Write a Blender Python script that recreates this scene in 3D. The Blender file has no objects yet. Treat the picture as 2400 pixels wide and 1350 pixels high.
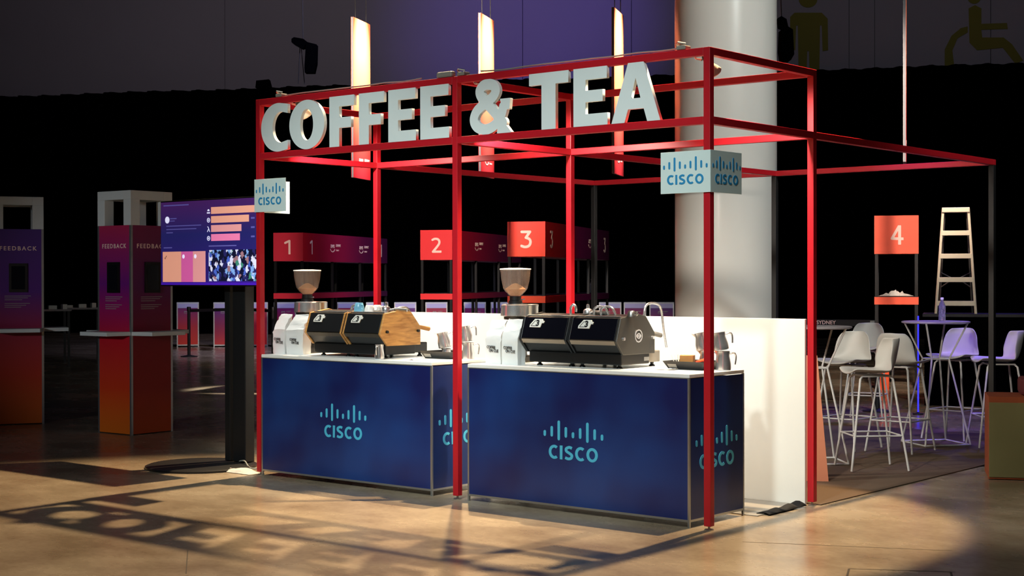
import bpy, bmesh, math, random
from mathutils import Vector, Matrix, Euler
random.seed(7)
PI = math.pi
S = bpy.context.scene
COL = S.collection

# ------------------------------------------------------------------ camera
FPX, CAM = 3516.13, Vector((9.2287, -7.9481, 1.5658))
YAW, PITCH, ROLL = 0.6937, -0.0062, -0.0017
FWD = Vector((-math.sin(YAW)*math.cos(PITCH), math.cos(YAW)*math.cos(PITCH), math.sin(PITCH)))
_R = Vector((math.cos(YAW), math.sin(YAW), 0)); _U = _R.cross(FWD)
RGT = _R*math.cos(ROLL) + _U*math.sin(ROLL)
UPV = -_R*math.sin(ROLL) + _U*math.cos(ROLL)
cd = bpy.data.cameras.new('camera'); co = bpy.data.objects.new('camera', cd); COL.objects.link(co)
cd.sensor_width = 36; cd.lens = FPX/2400*36; cd.clip_end = 300
co.matrix_world = Matrix(((RGT.x, UPV.x, -FWD.x, CAM.x), (RGT.y, UPV.y, -FWD.y, CAM.y), (RGT.z, UPV.z, -FWD.z, CAM.z), (0, 0, 0, 1)))
S.camera = co

def ray(x, y): return FWD + RGT*((x-1200)/FPX) - UPV*((y-675)/FPX)
def onz(x, y, z=0.0): d = ray(x, y); return CAM + d*((z-CAM.z)/d.z)
def ony(x, y, Y): d = ray(x, y); return CAM + d*((Y-CAM.y)/d.y)
def onx(x, y, X): d = ray(x, y); return CAM + d*((X-CAM.x)/d.x)
def dep(x, y, D): return CAM + ray(x, y)*D
def az(px, extra=0.0):           # compass angle (rotation about z that turns +Y into the sight line) of a pixel column
    return YAW - math.atan((px-1200)/FPX) + extra

# ------------------------------------------------------------------ world, exposure, hall lights and added fills
w = bpy.data.worlds.new('hall_air'); S.world = w; w.use_nodes = True
w.node_tree.nodes['Background'].inputs[0].default_value = (0.55, 0.6, 0.75, 1)
w.node_tree.nodes['Background'].inputs[1].default_value = 0.006
S.view_settings.view_transform = 'Standard'; S.view_settings.look = 'None'
S.view_settings.exposure = 0.0; S.view_settings.gamma = 1.0; S.view_settings.use_curve_mapping = False

def spot(name, loc, target, power, color, angle, blend=0.2, radius=0.08):
    l = bpy.data.lights.new(name, 'SPOT'); l.energy = power; l.color = color
    l.spot_size = math.radians(angle); l.spot_blend = blend; l.shadow_soft_size = radius
    o = bpy.data.objects.new(name, l); COL.objects.link(o); o.location = loc
    o.rotation_euler = (Vector(target)-Vector(loc)).to_track_quat('-Z', 'Y').to_euler()
    return o
WARM = (1.0, 0.72, 0.42); COOL = (0.86, 1.0, 0.98)
spot('truss_spot_warm', (-0.14, 2.6, 6.15), (0.8, -1.6, 0), 3900, WARM, 52, 0.5, 0.05)
spot('truss_spot_warm', (4.05, 1.9, 6.2), (3.45, 0.1, 0), 3200, WARM, 41, 0.2, 0.05)
spot('truss_wash_cool', (3.4, -8.2, 7.4), (0.9, 0.0, 1.35), 2500, COOL, 24, 0.85, 0.25)
spot('truss_wash_cool', (6.0, -7.6, 7.4), (3.2, 0.0, 1.35), 2500, COOL, 24, 0.85, 0.25)
spot('fill_front', (4.5, -5.5, 8.5), (2.6, -1.6, 0.0), 520, (0.95, 0.98, 1.0), 66, 1.0, 0.6)  # added fill lifting the floor shadows, stands in for hall ambient
spot('fill_kiosks', (1.5, -13.0, 3.2), (-3.9, 1.4, 1.35), 1600, (0.9, 0.95, 1.0), 15, 0.9, 0.3)  # added fill to brighten the kiosks, set low to graze the floor
spot('truss_wash_dim', (9.5, -3.5, 8.0), (5.6, 2.6, 0.0), 120, (1.0, 0.98, 0.92), 62, 1.0, 0.5)
spot('truss_wash_purple', dep(1300, -500, 26.0), dep(1240, 100, 45.0), 3500, (0.24, 0.14, 1.0), 34, 1.0, 0.3)
spot('truss_wash_grey', dep(600, -900, 26.0), dep(700, 30, 45.0), 1600, (0.8, 0.7, 0.8), 85, 1.0, 0.3)
spot('truss_wash_grey', dep(2100, -900, 24.0), dep(2100, 30, 40.0), 700, (0.75, 0.72, 0.85), 75, 1.0, 0.3)
spot('fill_booths', dep(980, -500, 15.5), dep(1000, 590, 26.0), 7000, (1.0, 0.82, 0.7), 40, 1.0, 0.2)  # added fill brightening the row of booth headers, no known fixture
spot('fill_booths', dep(2230, -600, 13.5), dep(2140, 600, 20.5), 3400, (1.0, 0.8, 0.66), 26, 1.0, 0.2)  # added fill for the booth header at the right
spot('fill_desks', dep(900, -300, 28.0), dep(900, 740, 33.5), 2800, (0.62, 0.6, 1.0), 80, 1.0, 0.2)  # added purple-blue fill that raises the far desks, source unknown
spot('truss_spot_blue', dep(1960, -700, 11.5), dep(2262, 830, 14.3), 1500, (0.26, 0.1, 1.0), 15, 0.9, 0.1)
spot('truss_spot_blue', dep(2500, -700, 22.0), dep(2180, 960, 16.0), 2200, (0.13, 0.09, 1.0), 30, 0.9, 0.2)
spot('truss_spot_column', (8.5, 0.5, 7.5), dep(1730, 330, 16.0), 2200, (0.95, 0.99, 0.95), 50, 1.0, 0.3)

# ------------------------------------------------------------------ materials
def lin(c):
    return tuple((v/255/12.92 if v/255 <= 0.04045 else ((v/255+0.055)/1.055)**2.4) for v in c)
def new_mat(name):
    m = bpy.data.materials.new(name); m.use_nodes = True
    return m, m.node_tree.nodes, m.node_tree.links, m.node_tree.nodes['Principled BSDF']
def mat(name, rgb, rough=0.5, metal=0.0, var=0.06, scale=8.0, bump=0.0, coat=0.0, trans=0.0, alpha=1.0, emit=0.0):
    m, n, l, b = new_mat(name)
    c = lin(rgb)
    tc = n.new('ShaderNodeTexCoord'); nz = n.new('ShaderNodeTexNoise'); nz.inputs['Scale'].default_value = scale; nz.inputs['Detail'].default_value = 4
    l.new(tc.outputs['Object'], nz.inputs['Vector'])
    mx = n.new('ShaderNodeMix'); mx.data_type = 'RGBA'
    mx.inputs[6].default_value = (*[v*(1-var) for v in c], 1); mx.inputs[7].default_value = (*[min(1, v*(1+var)) for v in c], 1)
    l.new(nz.outputs['Fac'], mx.inputs[0]); l.new(mx.outputs[2], b.inputs['Base Color'])
    b.inputs['Roughness'].default_value = rough; b.inputs['Metallic'].default_value = metal
    b.inputs['Coat Weight'].default_value = coat; b.inputs['Transmission Weight'].default_value = trans
    b.inputs['Alpha'].default_value = alpha
    if emit:
        l.new(mx.outputs[2], b.inputs['Emission Color']); b.inputs['Emission Strength'].default_value = emit
    if bump:
        bp = n.new('ShaderNodeBump'); bp.inputs['Strength'].default_value = bump; bp.inputs['Distance'].default_value = 0.01
        l.new(nz.outputs['Fac'], bp.inputs['Height']); l.new(bp.outputs[0], b.inputs['Normal'])
    return m
def grad_mat(name, axis, lo, hi, stops, rough=0.45, emit=0.0):
    """printed colour gradient along a local axis"""
    m, n, l, b = new_mat(name)
    tc = n.new('ShaderNodeTexCoord'); sp = n.new('ShaderNodeSeparateXYZ'); mr = n.new('ShaderNodeMapRange'); cr = n.new('ShaderNodeValToRGB')
    mr.inputs[1].default_value = lo; mr.inputs[2].default_value = hi
    l.new(tc.outputs['Object'], sp.inputs[0]); l.new(sp.outputs['XYZ'.index(axis)], mr.inputs[0]); l.new(mr.outputs[0], cr.inputs[0])
    e = cr.color_ramp.elements
    while len(e) < len(stops): e.new(0.5)
    for i, (p, c) in enumerate(stops): e[i].position = p; e[i].color = (*lin(c), 1)
    l.new(cr.outputs[0], b.inputs['Base Color']); b.inputs['Roughness'].default_value = rough
    if emit:
        l.new(cr.outputs[0], b.inputs['Emission Color']); b.inputs['Emission Strength'].default_value = emit
    return m

M = dict(
    red=mat('red_paint', (188, 22, 36), 0.42, var=0.05, scale=3),
    black_post=mat('black_paint', (26, 26, 27), 0.5),
    letter=mat('letter_white', (226, 236, 236), 0.5, var=0.02),
    sign=mat('sign_white', (214, 232, 230), 0.5, var=0.02),
    logo_blue=mat('logo_blue', (40, 138, 190), 0.5, var=0.03),
    logo_cyan=mat('logo_cyan', (78, 190, 226), 0.5, var=0.03),
    white=mat('white_laminate', (236, 236, 232), 0.3, var=0.015),
    panel=mat('white_panel', (232, 231, 224), 0.25, var=0.02, scale=2),
    alu=mat('aluminium', (190, 195, 198), 0.35, 0.9),
    chrome=mat('polished_steel', (236, 236, 238), 0.24, 0.88, var=0.02),
    steel=mat('brushed_steel', (180, 178, 174), 0.3, 0.9),
    strip=mat('satin_strip', (158, 146, 130), 0.3, 0.75),
    bronze=mat('dark_bronze', (70, 62, 50), 0.35, 0.6),
    dark=mat('black_powder_coat', (24, 25, 27), 0.4),
    black=mat('black_plastic', (12, 12, 13), 0.45),
    glossblack=mat('gloss_black', (14, 14, 22), 0.16, coat=0.4),
    charcoal=mat('charcoal_side', (62, 60, 56), 0.42),
    greybox=mat('grey_box', (140, 136, 128), 0.5),
    bag=mat('bag_white', (232, 234, 233), 0.45, var=0.04, scale=14, bump=0.25),
    ink=mat('black_ink', (30, 30, 32), 0.6),
    bean=mat('roasted_beans', (176, 120, 72), 0.6, var=0.35, scale=120, bump=0.4),
    cupblue=mat('cup_blue', (116, 178, 208), 0.25, var=0.02),
    cupwhite=mat('cup_white', (240, 240, 238), 0.25, var=0.02),
    cardboard=mat('kraft_card', (196, 138, 74), 0.7, scale=30),
    paper=mat('paper_white', (238, 236, 228), 0.6, scale=30),
    bulb=mat('frosted_glass', (236, 226, 205), 0.3, var=0.02),
    cable=mat('cable_rubber', (26, 28, 27), 0.5),
    greycable=mat('cable_grey', (150, 150, 140), 0.5),
    kwhite=mat('kiosk_white', (206, 212, 210), 0.5, var=0.03),
    orange=mat('orange_print', (250, 96, 52), 0.45, var=0.03),
    orangered=mat('red_print', (238, 52, 48), 0.45, var=0.03),
    print_white=mat('white_print', (246, 214, 204), 0.5, var=0.02),
    stool=mat('stool_shell', (198, 198, 192), 0.4, var=0.02),
    stoolrod=mat('stool_rod', (205, 205, 202), 0.4, 0.1),
    tabletop=mat('table_top', (150, 146, 150), 0.4),
    ladder=mat('ladder_cream', (238, 224, 196), 0.4, var=0.04),
    ladderdark=mat('ladder_brace', (95, 92, 88), 0.5, 0.5),
    olive=mat('olive_board', (118, 116, 74), 0.7, var=0.1, scale=5),
    rust=mat('rust_board', (150, 74, 36), 0.7, var=0.12, scale=5),
    maroon=mat('maroon_cloth', (96, 36, 40), 0.8),
    banner_edge=mat('banner_edge', (128, 130, 136), 0.6),
    peach=mat('peach_board', (226, 150, 118), 0.7, var=0.03),
    drape=mat('black_drape', (2, 2, 3), 1.0, var=0.2),
    wall=mat('hall_wall', (150, 146, 152), 0.8, var=0.08, scale=0.4),
    wallsign=mat('yellow_wall_paint', (118, 114, 34), 0.8, var=0.05),
    carpet=mat('brown_carpet', (92, 74, 58), 0.95, var=0.35, scale=160, bump=0.3),
    mat=mat('grey_vinyl', (138, 134, 126), 0.45, var=0.1, scale=5),
    cloth=mat('black_cloth', (13, 13, 13), 0.9),
    joint=mat('floor_joint', (52, 42, 32), 0.8),
    clear=mat('crumpled_film', (235, 225, 215), 0.12, var=0.05, bump=0.5),
    blueled=mat('blue_led', (40, 40, 255), 0.4, var=0.0, emit=2.2),
    water=mat('pet_bottle', (214, 218, 238), 0.08, trans=0.85),
)
M['drape'].node_tree.nodes['Principled BSDF'].inputs['Specular IOR Level'].default_value = 0.0
# ---- concrete floor
m, n, l, b = new_mat('polished_concrete'); M['floor'] = m
tc = n.new('ShaderNodeTexCoord')
mp = n.new('ShaderNodeMapping'); mp.inputs['Rotation'].default_value = (0, 0, 0.62); mp.inputs['Scale'].default_value = (0.9, 1.25, 1)
l.new(tc.outputs['Object'], mp.inputs[0])
n1 = n.new('ShaderNodeTexNoise'); n1.inputs['Scale'].default_value = 1.3; n1.inputs['Detail'].default_value = 8; n1.inputs['Roughness'].default_value = 0.62; l.new(mp.outputs[0], n1.inputs[0])
n2 = n.new('ShaderNodeTexNoise'); n2.inputs['Scale'].default_value = 0.55; n2.inputs['Detail'].default_value = 6; l.new(tc.outputs['Object'], n2.inputs[0])
n3 = n.new('ShaderNodeTexNoise'); n3.inputs['Scale'].default_value = 26; n3.inputs['Detail'].default_value = 5; l.new(mp.outputs[0], n3.inputs[0])
r1 = n.new('ShaderNodeValToRGB'); e = r1.color_ramp.elements
e[0].position = 0.28; e[0].color = (*lin((132, 114, 92)), 1); e[1].position = 0.72; e[1].color = (*lin((182, 168, 144)), 1)
l.new(n1.outputs['Fac'], r1.inputs[0])
r2 = n.new('ShaderNodeValToRGB'); e = r2.color_ramp.elements
e[0].position = 0.35; e[0].color = (0.62, 0.58, 0.54, 1); e[1].position = 0.65; e[1].color = (1, 1, 1, 1)
l.new(n2.outputs['Fac'], r2.inputs[0])
mx = n.new('ShaderNodeMix'); mx.data_type = 'RGBA'; mx.blend_type = 'MULTIPLY'; mx.inputs[0].default_value = 0.8
l.new(r1.outputs[0], mx.inputs[6]); l.new(r2.outputs[0], mx.inputs[7])
m2 = n.new('ShaderNodeMix'); m2.data_type = 'RGBA'; m2.blend_type = 'MULTIPLY'; m2.inputs[0].default_value = 0.22
r3 = n.new('ShaderNodeValToRGB'); r3.color_ramp.elements[0].position = 0.3; r3.color_ramp.elements[0].color = (0.45, 0.42, 0.4, 1); r3.color_ramp.elements[1].position = 0.55
l.new(n3.outputs['Fac'], r3.inputs[0]); l.new(mx.outputs[2], m2.inputs[6]); l.new(r3.outputs[0], m2.inputs[7])
l.new(m2.outputs[2], b.inputs['Base Color'])
mr = n.new('ShaderNodeMapRange'); mr.inputs[3].default_value = 0.16; mr.inputs[4].default_value = 0.36
l.new(n1.outputs['Fac'], mr.inputs[0]); l.new(mr.outputs[0], b.inputs['Roughness'])
bp = n.new('ShaderNodeBump'); bp.inputs['Strength'].default_value = 0.06; l.new(n3.outputs['Fac'], bp.inputs['Height']); l.new(bp.outputs[0], b.inputs['Normal'])
# ---- wood
m, n, l, b = new_mat('oak_wood'); M['wood'] = m
tc = n.new('ShaderNodeTexCoord'); mp = n.new('ShaderNodeMapping'); mp.inputs['Scale'].default_value = (4, 3, 22); l.new(tc.outputs['Object'], mp.inputs[0])
n1 = n.new('ShaderNodeTexNoise'); n1.inputs['Scale'].default_value = 2.2; n1.inputs['Detail'].default_value = 6; n1.inputs['Distortion'].default_value = 0.6; l.new(mp.outputs[0], n1.inputs[0])
r1 = n.new('ShaderNodeValToRGB'); e = r1.color_ramp.elements
e[0].position = 0.3; e[0].color = (*lin((172, 116, 54)), 1); e[1].position = 0.7; e[1].color = (*lin((222, 164, 90)), 1)
l.new(n1.outputs['Fac'], r1.inputs[0]); l.new(r1.outputs[0], b.inputs['Base Color']); b.inputs['Roughness'].default_value = 0.45
# ---- navy counter print: blue with soft lighter clouds
m, n, l, b = new_mat('navy_print'); M['navy'] = m
tc = n.new('ShaderNodeTexCoord'); n1 = n.new('ShaderNodeTexNoise'); n1.inputs['Scale'].default_value = 1.5; n1.inputs['Detail'].default_value = 2; l.new(tc.outputs['Object'], n1.inputs[0])
r1 = n.new('ShaderNodeValToRGB'); e = r1.color_ramp.elements
e[0].position = 0.35; e[0].color = (*lin((20, 28, 84)), 1); e[1].position = 0.7; e[1].color = (*lin((24, 62, 128)), 1)
l.new(n1.outputs['Fac'], r1.inputs[0]); l.new(r1.outputs[0], b.inputs['Base Color']); b.inputs['Roughness'].default_value = 0.3
# ---- hopper plastic
m, n, l, b = new_mat('smoked_plastic'); M['hopper'] = m
tc = n.new('ShaderNodeTexCoord'); n1 = n.new('ShaderNodeTexNoise'); n1.inputs['Scale'].default_value = 6; l.new(tc.outputs['Object'], n1.inputs[0])
mr = n.new('ShaderNodeMapRange'); mr.inputs[3].default_value = 0.16; mr.inputs[4].default_value = 0.26; l.new(n1.outputs['Fac'], mr.inputs[0]); l.new(mr.outputs[0], b.inputs['Alpha'])
b.inputs['Base Color'].default_value = (*lin((214, 190, 176)), 1); b.inputs['Roughness'].default_value = 0.18

# ------------------------------------------------------------------ mesh helpers
class MB:
    def __init__(s): s.v = []; s.f = []
    def add(s, vs, fs):
        o = len(s.v); s.v += [tuple(v) for v in vs]; s.f += [tuple(i+o for i in f) for f in fs]; return s
    def box(s, x0, x1, y0, y1, z0, z1, M4=None):
        vs = [Vector((x, y, z)) for z in (z0, z1) for y in (y0, y1) for x in (x0, x1)]
        if M4: vs = [M4 @ v for v in vs]
        return s.add(vs, [(0, 2, 3, 1), (4, 5, 7, 6), (0, 1, 5, 4), (2, 6, 7, 3), (0, 4, 6, 2), (1, 3, 7, 5)])
    def tube(s, path, r, n=8, r_end=None):
        path = [Vector(p) for p in path]; k = len(path); rings = []
        up = None
        for i, p in enumerate(path):
            t = (path[min(i+1, k-1)] - path[max(i-1, 0)]).normalized()
            if up is None or abs(t.dot(up)) > 0.98:
                up = Vector((0, 0, 1)) if abs(t.z) < 0.9 else Vector((0, 1, 0))
            a = t.cross(up).normalized(); bb = a.cross(t).normalized(); up = bb
            rr = r if r_end is None else r + (r_end-r)*i/(k-1)
            rings.append([p + (a*math.cos(2*PI*j/n) + bb*math.sin(2*PI*j/n))*rr for j in range(n)])
        vs = [v for g in rings for v in g]; fs = []
        for i in range(k-1):
            for j in range(n):
                fs.append((i*n+j, i*n+(j+1) % n, (i+1)*n+(j+1) % n, (i+1)*n+j))
        fs.append(tuple(range(n-1, -1, -1))); fs.append(tuple((k-1)*n+j for j in range(n)))
        return s.add(vs, fs)
    def lathe(s, prof, n=20, M4=None, cap=True):
        vs = []; fs = []; k = len(prof)
        for r, z in prof:
            for j in range(n):
                v = Vector((r*math.cos(2*PI*j/n), r*math.sin(2*PI*j/n), z)); vs.append(M4 @ v if M4 else v)
        for i in range(k-1):
            for j in range(n):
                fs.append((i*n+j, i*n+(j+1) % n, (i+1)*n+(j+1) % n, (i+1)*n+j))
        if cap:
            fs.append(tuple(range(n-1, -1, -1))); fs.append(tuple((k-1)*n+j for j in range(n)))
        return s.add(vs, fs)
    def prism(s, poly, fn0, fn1):
        """extrude polygon: fn0/fn1 map a 2d point to 3d on either face"""
        k = len(poly)
        vs = [fn0(*p) for p in poly] + [fn1(*p) for p in poly]
        fs = [tuple(range(k)), tuple(range(2*k-1, k-1, -1))] + [(i, i+k, (i+1) % k+k, (i+1) % k) for i in range(k)]
        return s.add(vs, fs)
    def mesh(s, name):
        me = bpy.data.meshes.new(name); me.from_pydata(s.v, [], s.f)
        bm = bmesh.new(); bm.from_mesh(me); bmesh.ops.recalc_face_normals(bm, faces=bm.faces); bm.to_mesh(me); bm.free()
        return me
    def build(s, name, mt, parent=None, smooth=False, bevel=0.0, **kw):
        return link(name, s.mesh(name), mt, parent, smooth, bevel, **kw)
def link(name, me, mt, parent=None, smooth=False, bevel=0.0, label=None):
    if mt is not None and not me.materials: me.materials.append(mt)
    o = bpy.data.objects.new(name, me); COL.objects.link(o)
    if parent: o.parent = parent
    if smooth:
        for p in me.polygons: p.use_smooth = True
        me.set_sharp_from_angle(angle=math.radians(38))
    if bevel:
        bv = o.modifiers.new('bevel', 'BEVEL'); bv.width = bevel; bv.segments = 2; bv.limit_method = 'ANGLE'; bv.angle_limit = math.radians(40)
    if label: o['label'] = label
    return o
def bx(*a, M4=None): return MB().box(*a, M4=M4)
def tag(o, label, cat, group=None, kind=None):
    o['label'] = label; o['category'] = cat
    if group: o['group'] = group
    if kind: o['kind'] = kind
    return o
def thing(name, label, cat, loc=(0, 0, 0), rz=0.0, group=None):
    o = bpy.data.objects.new(name, None); COL.objects.link(o); o.empty_display_size = 0.1
    o.location = loc; o.rotation_euler = (0, 0, rz); return tag(o, label, cat, group)
def struct(name, mb, mt, label, **k):
    o = mb.build(name, mt, **k); o['kind'] = 'structure'; o['label'] = label; return o
def clone(root, loc, rz, label, group=None):
    r = root.copy(); COL.objects.link(r); r.location = loc; r.rotation_euler = (0, 0, rz); r['label'] = label
    if group: r['group'] = group
    for ch in list(root.children):
        c = ch.copy(); COL.objects.link(c); c.parent = r
        for g in ch.children:
            d = g.copy(); COL.objects.link(d); d.parent = c
    return r
def catmull(pts, n=6, closed=False):
    P = [Vector(p) for p in pts]; k = len(P); out = []
    for i in range(k if closed else k-1):
        g = lambda j: P[j % k] if closed else P[max(0, min(k-1, j))]
        a, b_, c, d = g(i-1), g(i), g(i+1), g(i+2)
        for q in range(n):
            t = q/n
            out.append(0.5*((2*b_) + (c-a)*t + (2*a-5*b_+4*c-d)*t*t + (3*b_-a-3*c+d)*t**3))
    if not closed: out.append(P[-1])
    return out
# flat shapes with holes / lettering, through a filled 2d curve; mesh lies in local XY, thickness along +-Z
def curve_mesh(name, polys, ext):
    cu = bpy.data.curves.new(name, 'CURVE'); cu.dimensions = '2D'; cu.fill_mode = 'BOTH'; cu.extrude = ext
    for p in polys:
        sp = cu.splines.new('POLY'); sp.points.add(len(p)-1); sp.use_cyclic_u = True
        for q, pt in zip(p, sp.points): pt.co = (q[0], q[1], 0, 1)
    return eval_mesh(name, cu)
def eval_mesh(name, cu):
    o = bpy.data.objects.new(name, cu); COL.objects.link(o); bpy.context.view_layer.update()
    me = bpy.data.meshes.new_from_object(o.evaluated_get(bpy.context.evaluated_depsgraph_get()))
    bpy.data.objects.remove(o); bpy.data.curves.remove(cu); me.name = name; me.materials.clear(); return me
_tc = {}
def text_mesh(txt, size, bold=0.0, ext=0.001, spacing=1.0):
    k = (txt, size, bold, ext, spacing)
    if k not in _tc:
        cu = bpy.data.curves.new('lettering', 'FONT'); cu.body = txt; cu.size = size; cu.align_x = 'CENTER'; cu.align_y = 'CENTER'
        cu.offset = bold; cu.extrude = ext; cu.space_character = spacing; cu.resolution_u = 3
        _tc[k] = eval_mesh('lettering', cu)
    return _tc[k].copy()
def xf(me, mat4): me.transform(mat4); return me
def face_frame(origin, right, up):
    """matrix placing a flat XY shape on a face: local X along right, Y along up"""
    r = Vector(right).normalized(); u = Vector(up).normalized(); nrm = r.cross(u)
    o = Vector(origin)
    return Matrix(((r.x, u.x, nrm.x, o.x), (r.y, u.y, nrm.y, o.y), (r.z, u.z, nrm.z, o.z), (0, 0, 0, 1)))
def lettering(txt, size, frame, mt, parent, bold=0.0, sx=1.0, spacing=1.0, name='lettering', ext=0.001):
    me = text_mesh(txt, size, bold, ext, spacing)
    me.transform(Matrix.Diagonal((sx, 1, 1, 1))); me.transform(frame)
    return link(name, me, mt, parent)
def join_meshes(name, mes):
    bm = bmesh.new()
    for me in mes: bm.from_mesh(me)
    out = bpy.data.meshes.new(name); bm.to_mesh(out); bm.free()
    for me in mes: bpy.data.meshes.remove(me)
    return out
def arc(cx, cy, rx, ry, a0, a1, n): return [(cx+rx*math.cos(math.radians(a0+(a1-a0)*i/n)), cy+ry*math.sin(math.radians(a0+(a1-a0)*i/n))) for i in range(n+1)]
def stroke(pts, wd, close=False):
    """outline polygon of a thick polyline"""
    P = [Vector((p[0], p[1])) for p in pts]; k = len(P); A = []; B = []
    for i in range(k):
        t = (P[min(i+1, k-1)]-P[max(i-1, 0)]).normalized(); nn = Vector((-t.y, t.x))
        ww = wd[i] if isinstance(wd, (list, tuple)) else wd
        A.append(tuple(P[i]+nn*ww/2)); B.append(tuple(P[i]-nn*ww/2))
    return A + B[::-1]
def blob_union(lines, convex, box, res):
    """outline polygons of the union of thick polylines and convex polygons, cut to a box (marching squares on a grid)"""
    import numpy as np
    x0, y0, x1, y1 = box; pad = 2*res
    xs = np.arange(x0-pad, x1+pad+res, res); ys = np.arange(y0-pad, y1+pad+res, res); X, Y = np.meshgrid(xs, ys)
    V = np.full(X.shape, -1e3)
    for pts, wd in lines:
        for (ax, ay), (bx_, by) in zip(pts, pts[1:]):
            dx, dy = bx_-ax, by-ay; L2 = dx*dx+dy*dy+1e-12
            t = np.clip(((X-ax)*dx+(Y-ay)*dy)/L2, 0, 1); V = np.maximum(V, wd/2-np.hypot(X-ax-t*dx, Y-ay-t*dy))
    for poly in convex:
        Cv = np.full(X.shape, 1e3)
        for (ax, ay), (bx_, by) in zip(poly, poly[1:]+poly[:1]):
            ln = math.hypot(bx_-ax, by-ay); Cv = np.minimum(Cv, ((bx_-ax)*(Y-ay)-(by-ay)*(X-ax))/ln)
        V = np.maximum(V, Cv)
    V = np.minimum(V, np.minimum(np.minimum(X-x0, x1-X), np.minimum(Y-y0, y1-Y)))
    seg = {}
    def ip(i, j, k, l_):
        a, b_ = V[i, j], V[k, l_]; t = a/(a-b_); return (min((i, j), (k, l_)), max((i, j), (k, l_))), (xs[j]+(xs[l_]-xs[j])*t, ys[i]+(ys[k]-ys[i])*t)
    pos = {}; nxt = {}
    for i in range(len(ys)-1):
        for j in range(len(xs)-1):
            c = [(i, j), (i, j+1), (i+1, j+1), (i+1, j)]; ins = [V[q] > 0 for q in c]
            if all(ins) or not any(ins): continue
            ent = []; ext = []
            for a in range(4):
                b_ = (a+1) % 4
                if ins[a] != ins[b_]:
                    k, p = ip(*c[a], *c[b_]); pos[k] = p; (ext if ins[a] else ent).append(k)
            for a, b_ in zip(ext, ent): nxt[a] = b_
    out = []; left = set(nxt)
    while left:
        s_ = k = next(iter(left)); poly = []
        while k in left: left.discard(k); poly.append(pos[k]); k = nxt[k]
        if len(poly) > 5: out.append(poly)
    return out
# sans-serif glyphs of even weight in a box of height 1; returns polygons, width
def glyph(ch, s=0.17):
    if ch == 'I': return [[(0, 0), (s, 0), (s, 1), (0, 1)]], s
    if ch == 'O':
        return [arc(0.42, 0.5, 0.42, 0.51, 0, 360, 36)[:-1], arc(0.42, 0.5, 0.42-s, 0.51-s, 0, 360, 36)[:-1][::-1]], 0.84
    if ch == 'C':
        pts = arc(0.42, 0.5, 0.42-s/2, 0.51-s/2, 52, 308, 28); return [stroke(pts, s)], 0.68
    if ch == 'S':
        c = catmull([(0.55, 0.86), (0.34, 0.92), (0.12, 0.8), (0.14, 0.62), (0.34, 0.5), (0.53, 0.36), (0.5, 0.16), (0.28, 0.08), (0.04, 0.15)], 5)
        return [stroke([(p.x, p.y) for p in [Vector((*q, 0)) if len(q) == 2 else q for q in c]], s)], 0.62
_logo = {}
def logo_parts(width):
    """nine upright rounded bars over the wordmark, origin at its centre"""
    out = []; bw = 0.042; e_ = 0.0012/width
    for i, k in enumerate('smtmsmtms'):
        cx = -0.479+i*0.11975; lo, hi = {'s': (0.05, 0.131), 'm': (0.05, 0.193), 't': (0.006, 0.273)}[k]
        out.append(('logo_bar', curve_mesh('logo_bar', [arc(cx, hi-bw/2, bw/2, bw/2, 0, 180, 6) + arc(cx, lo+bw/2, bw/2, bw/2, 180, 360, 6)], e_)))
    x = 0.0; hy, hx = 0.185, 0.222; items = []
    for ch in 'CISCO':
        g, wd = glyph(ch, 0.2); items.append((g, x)); x += wd+0.17
    tot = (x-0.17)*hx
    for g, x0 in items:
        out.append(('logo_letter', curve_mesh('logo_letter', [[(p[0]*hx+x0*hx-tot/2, p[1]*hy-0.245) for p in poly] for poly in g], e_)))
    for nm, me in out: me.transform(Matrix.Scale(width, 4))
    return out
def logo(width, frame, mt, parent):
    if (width, mt.name) not in _logo: _logo[width, mt.name] = logo_parts(width)
    for nm, me in _logo[width, mt.name]:
        o = link(nm, me, mt, parent); o.matrix_local = frame

# ================================================================== THE SETTING
fl = struct('floor', MB().add([(-70, -25, 0), (40, -25, 0), (40, 70, 0), (-70, 70, 0)], [(0, 1, 2, 3)]), M['floor'], 'polished brown concrete hall floor')
def strip(p, q, wd, z=0.0006):
    p, q = Vector((*p[:2], 0)), Vector((*q[:2], 0)); t = (q-p).normalized(); nn = Vector((-t.y, t.x, 0))*wd/2
    MB().add([p+nn+Vector((0, 0, z)), p-nn+Vector((0, 0, z)), q-nn+Vector((0, 0, z)), q+nn+Vector((0, 0, z))], [(0, 1, 2, 3)]).build('joint', M['joint'], fl)
c1, c2 = onz(1740, 1270), onz(2230, 1291)
strip(c1, c2, 0.008); h = [onz(1990, 1333), onz(2240, 1341), onz(2243, 1348), onz(1985, 1352)]
strip(h[0], h[1], 0.012); strip(h[0], h[3], 0.012); strip(onz(2228, 1341), onz(2232, 1352), 0.012)
strip(onz(440, 1290), onz(436, 1345), 0.006)
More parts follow.
